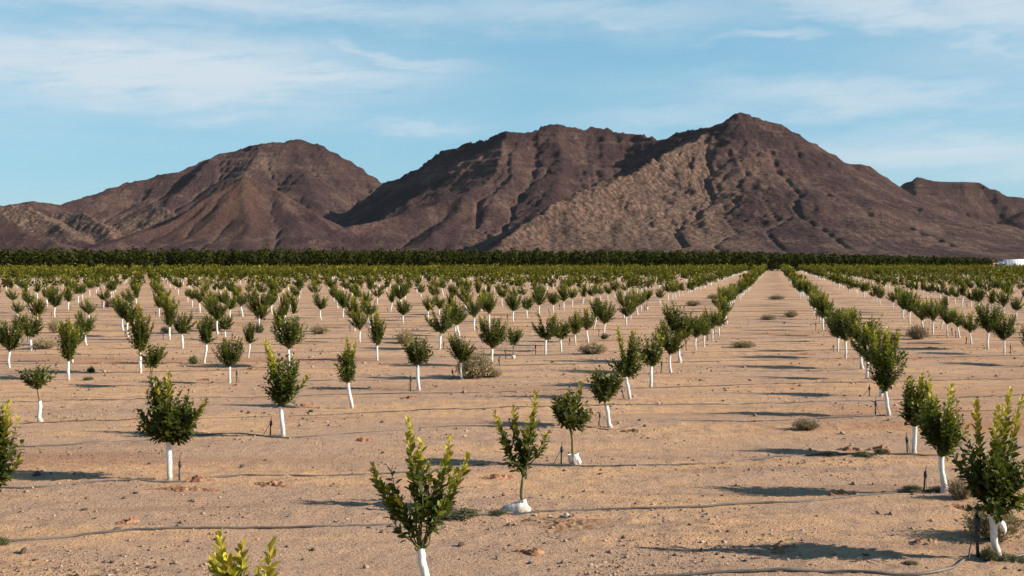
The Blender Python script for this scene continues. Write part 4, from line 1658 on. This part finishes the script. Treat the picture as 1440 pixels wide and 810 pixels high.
def mound(px, py, wpx, hm, mat, label, asp=.5, seed=0, group='low mounds of turned soil'):
    x, y = on_ground(px, py)
    w = wpx / F * y / 2
    r = np.random.default_rng(seed)
    nr, na = 20, 64
    co, q = [], []
    rad = np.linspace(0, 1, nr)
    for i, t in enumerate(rad):
        for j in range(na):
            a = 2 * math.pi * j / na
            k = 1 + .25 * math.sin(2 * a + seed) + .15 * math.sin(5 * a + 2 * seed)
            X, Y = w * t * k * math.cos(a), max(.16, w * asp) * t * k * math.sin(a)
            zz = .5 * hm * (1 - t * t) ** 1.5
            co.append([X, Y, zz])
    co = np.array(co)
    env = np.repeat(1 - rad ** 2, na)
    co[:, 2] += (.25 + env) * ((.6 * hm + .02) * fbm(co[:, 0] * 7 + seed, co[:, 1] * 7, 3) + .034 * fbm(co[:, 0] * 15 + seed, co[:, 1] * 15, 3)) + .5 * hm * env * np.maximum(0, perlin(co[:, 0] * 16, co[:, 1] * 16 + seed))
    co[:, 2] += gz(co[:, 0] + x, co[:, 1] + y) - gz1(x, y) + env * .012 - (1 - env) ** 2 * .018
    for i in range(nr - 1):
        for j in range(na):
            a, b = i * na + j, i * na + (j + 1) % na
            q.append([a, b, b + na, a + na])
    o = link(bpy.data.objects.new('soil_mound', mesh_np('soil_mound', co, None, q, M[mat], True)))
    o.location = (x, y, gz1(x, y))
    tag(o, label, 'mound', group)


for i, (px, py, w, hm, mt, lab) in enumerate([
        (280, 678, 50, .06, 'red_soil', 'heaped red soil mound beside the fullest dark tree'),
        (262, 690, 100, .03, 'red_soil', 'flat reddish damp soil patch below the fullest dark tree'),
        (386, 682, 58, .04, 'red_soil', 'reddish soil mound alone right of the fullest dark tree'),
        (748, 777, 62, .035, 'red_soil', 'small red soil mound below the slumped-sleeve tree'),
        (792, 735, 190, .018, 'brown_soil', 'flat damp brown soil strip along the near hose'),
        (1300, 764, 58, .03, 'brown_soil', 'brown soil mound between the two sleeves with torn and flared feet'),
        (1184, 693, 42, .06, 'red_soil', 'small red mound in the crown shadow on the near hose'),
        (1236, 632, 34, .09, 'red_soil', 'rough red mound on the second hose beside the aisle'),
        (1195, 632, 40, .06, 'red_soil', 'lower red mound among weeds on the second hose'),
        (1355, 716, 60, .03, 'red_soil', 'flat red soil patch below the flared sleeve'),
        (890, 607, 56, .05, 'brown_soil', 'brown clod heap at the leaning crooked-trunk tree'),
        (1100, 772, 60, .05, 'brown_soil', 'dark brown soil ridge standing in for the torn-sleeve tree shadow')]):  # last entry: brown soil laid as painted shade where the crown shadow falls
    mound(px, py, w, hm, mt, lab, .45, i + 1)
for i, (px, py, w) in enumerate([(512, 619, 34), (575, 560, 30), (290, 534, 36), (355, 519, 22), (330, 544, 22), (140, 512, 28), (430, 570, 40), (700, 672, 60),
                                 (180, 738, 30), (1130, 500, 40), (1080, 470, 40), (1040, 462, 34), (1150, 455, 26), (1310, 490, 30), (850, 420, 30), (700, 455, 36)]):
    mound(px, py, w, .04, 'red_soil', 'thin patch of redder turned soil between the rows', .4, 30 + i)


def scrap(px, py, wpx, seed):
    x, y = on_ground(px, py)
    w = wpx / F * y
    r = np.random.default_rng(seed)
    n = 5
    gx, gy = np.meshgrid(np.linspace(-.5, .5, n), np.linspace(-.4, .4, n))
    zz = .12 + .12 * r.normal(size=gx.shape)
    co = np.stack([gx + r.normal(0, .05, gx.shape), gy + r.normal(0, .05, gx.shape), zz], -1).reshape(-1, 3) * w
    co2 = co.copy()
    co2[:, 2] -= .004
    q = []
    for i in range(n - 1):
        for j in range(n - 1):
            a = i * n + j
            q.append([a, a + 1, a + n + 1, a + n])
            q.append([a + n * n, a + n + n * n, a + n + 1 + n * n, a + 1 + n * n])
    o = link(bpy.data.objects.new('plastic_scrap', mesh_np('plastic_scrap', np.vstack([co, co2]), None, q, M['sleeve'])))
    o.location = (x, y, gz1(x, y) + .01)
    tag(o, 'crumpled white scrap of torn sleeve lying on the soil', 'scrap', 'white scraps on the soil')


for i, (px, py, w) in enumerate([(800, 725, 14), (776, 726, 7), (752, 724, 7), (473, 735, 7), (681, 724, 5), (990, 723, 5)]):
    scrap(px, py, w, 70 + i)


# ------------------------------------------------------------------ thin desert haze
def build_haze():
    m = bpy.data.materials.new('haze')
    m.use_nodes = True
    nt = m.node_tree
    nt.nodes.clear()
    out = nt.nodes.new('ShaderNodeOutputMaterial')
    vol = nt.nodes.new('ShaderNodeVolumePrincipled')
    vol.inputs['Color'].default_value = (.86, .88, .92, 1)
    vol.inputs['Density'].default_value = HAZE
    vol.inputs['Anisotropy'].default_value = .2
    nt.links.new(vol.outputs[0], out.inputs['Volume'])
    b = MB()
    b.box((0, 14000, 237.5), (20000, 35000, 485))
    tag(b.build('haze', m), kind='stuff')


HAZE = 6e-6
build_haze()
